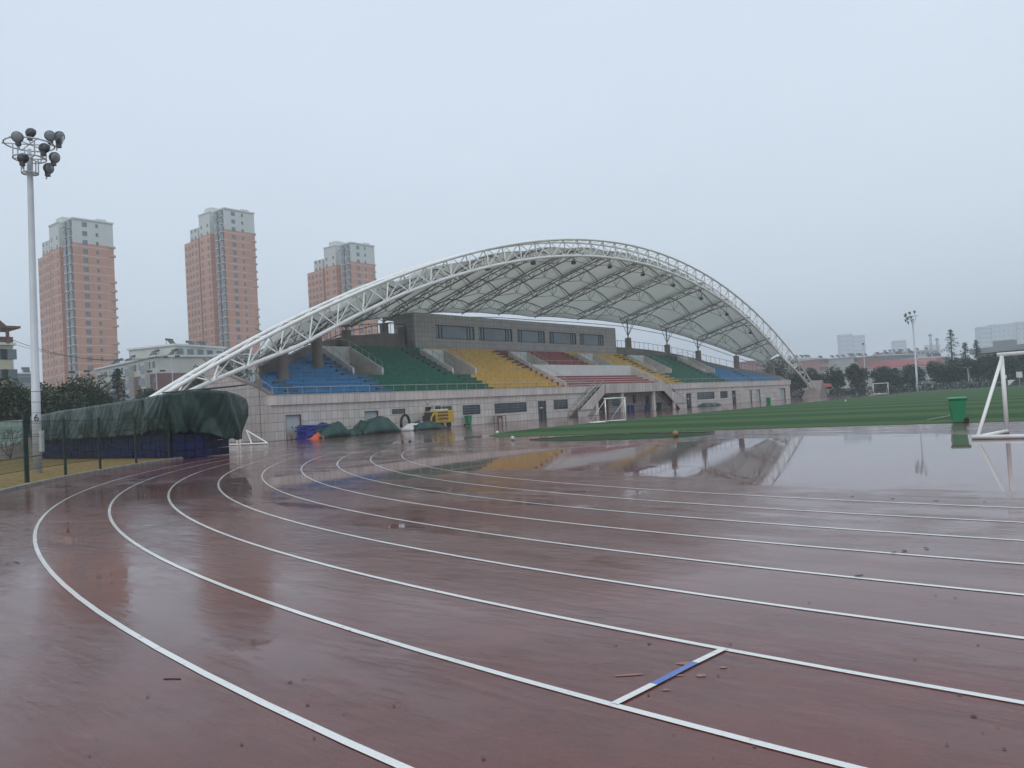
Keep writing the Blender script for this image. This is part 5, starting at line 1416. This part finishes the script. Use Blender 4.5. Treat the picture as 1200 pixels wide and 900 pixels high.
# things by the far hedge
def car(px, D, mat, label, rz):
    p_ = dep(px, 452, D); t = localthing('parked_car', label, 'car', (p_.x, p_.y, 0), rz, 'parked cars beyond the hedge')
    b = MB(); pr = [(-2.1, .35), (-2.1, .85), (-1.6, .95), (-1.0, 1.42), (.6, 1.45), (1.15, .98), (2.0, .85), (2.1, .5), (2.1, .35)]
    n_ = len(pr); b.add([(x, -.85, z) for x, z in pr]+[(x, .85, z) for x, z in pr], [tuple(range(n_)), tuple(range(2*n_-1, n_-1, -1))]+[(i, i+n_, (i+1)%n_+n_, (i+1)%n_) for i in range(n_)]); b.build('body', mat, t, bevel=.06)
    b = MB(); b.box(-.95, .75, -.87, -.855, .95, 1.32); b.box(-.95, .75, .855, .87, .95, 1.32); b.build('side_window', M['glass'], t)
    for x in (-1.3, 1.3):
        for y_ in (-.8, .8):
            b = MB(); b.lathe((x, y_, .32), [(.18, -.1), (.32, -.1), (.32, .1), (.18, .1)], 14, axis=(0, 1, 0)); b.build('wheel', M['black'], t)
car(1063, 190, M['white'], 'pale parked car below the far trees, left of the distant floodlight pole', TH); car(986, 195, M['darkmetal'], 'dark parked car between the two free standing trees', TH); car(1005, 195, M['bluemat'], 'blue parked car under the second free standing tree', TH)
car(1036, 193, M['red'], 'dark red parked car left of the pale one', TH)
p_ = dep(965.5, 456, 176); 
t = localthing('site_hut', 'small pale hut with a red canopy right of the arch foot', 'hut', (p_.x, p_.y, 0), TH)
b = MB(); b.box(-2, 0, -1, 1.5, 0, 2.8); b.build('wall', M['white'], t)
b = MB(); b.add([(-.6, -1.8, 2.1), (1.2, -1.8, 2.1), (1.2, -.9, 2.8), (-.6, -.9, 2.8)], [(0, 1, 2, 3)]); b.build('canopy', M['red'], t, solid=.08)
t = localthing('white_container', 'white container with folded doors at the left end of the hedge', 'container', tuple(dep(971, 459, 172).xy)+(0,), TH)
b = MB(); b.box(0, 1.6, 0, 2, 0, 1.5); b.build('box', M['white'], t); b = MB(); b.box(.1, .75, -.06, -.003, .1, 1.4); b.box(.85, 1.5, -.06, -.003, .1, 1.4); b.build('door_leaf', M['galv'], t)
for px, py, D, w_, h_, lab in ((1176.5, 441.5, 168, 1.1, .7, 'white notice board behind the goal post, left one'), (1194.5, 439, 160, 1.1, 1.2, 'square white notice board right of the goal post')):
    p_ = dep(px, py, D); t = localthing('notice_board', lab, 'sign', (p_.x, p_.y, 0), TH, 'white notice boards')
    b = MB(); b.box(-w_/2*1.1, w_/2*1.1, -.03, .03, p_.z-h_/2, p_.z+h_/2); b.build('board', M['white'], t)
    b = MB(); b.tube((0, .05, 0), (0, .05, p_.z), .06); b.build('post', M['galv'], t)
p_ = dep(1184, 449, 165); t = localthing('stair_side', 'small white triangular ramp panel behind the goal', 'panel', (p_.x, p_.y, 0), TH)
b = MB(); b.add([(-.5, 0, .1), (-.5, 0, 1.3), (1.0, 0, 1.3)], [(0, 1, 2)]); b.build('panel', M['white'], t, solid=.06)
ff = thing('picket_barrier', 'row of white picket barriers beyond the hedge at right', 'barrier', tuple(dep(1112, 452, 176).xy)+(0,))
b = MB(); a = dep(1098, 452, 176); c = dep(1158, 449, 172)
k = 60
for i in range(k+1):
    q = a+(c-a)*i/k
    if (i//7) % 3 == 1: continue
    b.box(q.x-.09, q.x+.09, q.y-.05, q.y+.05, 0, 1.5)
b.build('pickets', M['galv'], ff)
b = MB(); b.path([(a.x, a.y, 1.3), (c.x, c.y, 1.3)], .05, 5); b.build('top_rail', M['white'], ff)

# ------------------------------------------------------------------ air
bpy.ops.object.select_all(action='DESELECT')
hz = MB(); hz.box(-1500, 1200, -250, 1900, -1.2, 125)
hzm = bpy.data.materials.new('haze_air'); hzm.use_nodes = True; nt = hzm.node_tree; nt.nodes.clear()
vo = N(nt, 'ShaderNodeVolumePrincipled'); vo.inputs['Color'].default_value = (.82, .87, .92, 1); vo.inputs['Density'].default_value = .00075; vo.inputs['Anisotropy'].default_value = .0
on = N(nt, 'ShaderNodeOutputMaterial'); nt.links.new(vo.outputs[0], on.inputs['Volume'])
tag(hz.build('haze', hzm), kind='stuff')
# ------------------------------------------------------------------ world, sun, camera
w = bpy.data.worlds.new('World'); sc.world = w; w.use_nodes = True; nt = w.node_tree
bg = nt.nodes['Background']
sky = N(nt, 'ShaderNodeTexSky', sky_type='NISHITA'); sky.sun_disc = False
SE, SA = rad(48), rad(150)
sky.sun_elevation = SE; sky.sun_rotation = SA; sky.air_density = 1.0; sky.dust_density = 6.0; sky.ozone_density = 1.5
tc = N(nt, 'ShaderNodeTexCoord'); x, y, z = sepxyz(nt, tc.outputs['Generated'])
grad = ramp(nt, z, [(.0, (4.6, 5.22, 5.9)), (.12, (4.8, 5.46, 6.2)), (.5, (5.0, 5.7, 6.5)), (1, (5.5, 6.2, 7.0))])
cl = noise(nt, coords(nt, (1, 1, 2.2), 'Generated'), 1.6, 5, .5)
grad2 = mix(nt, 1.0, grad, ramp(nt, cl, [(.3, (.95, .96, .97)), (.7, (1.03, 1.03, 1.03))]), 'MULTIPLY')
col = mix(nt, .92, sky.outputs[0], grad2)
nt.links.new(col, bg.inputs[0]); bg.inputs[1].default_value = .12
sl = bpy.data.lights.new('sun', 'SUN'); sl.energy = .6; sl.angle = rad(25); sl.color = (1, .97, .93)
so = bpy.data.objects.new('sun', sl); C.objects.link(so)
# NISHITA azimuth: rotation 0 = +Y, clockwise
sd = Vector((math.sin(SA)*math.cos(SE), math.cos(SA)*math.cos(SE), math.sin(SE)))
so.rotation_euler = sd.to_track_quat('Z', 'Y').to_euler()
cam = bpy.data.cameras.new('camera'); co = bpy.data.objects.new('camera', cam); C.objects.link(co); sc.camera = co
cam.sensor_width = 36; cam.lens = F/1200*36; cam.clip_start = .1; cam.clip_end = 5000
f = ray(600, 450).normalized(); r = (ray(601, 450)-ray(600, 450)).normalized(); u = r.cross(f)
mt_ = Matrix((r, u, -f)).transposed().to_4x4(); mt_.translation = O; co.matrix_world = mt_
vs = sc.view_settings; vs.view_transform = 'Standard'; vs.look = 'None'; vs.exposure = .37; vs.gamma = 1
sc.render.engine = 'CYCLES'; sc.cycles.max_bounces = 6; sc.cycles.volume_bounces = 1; sc.cycles.use_denoising = True
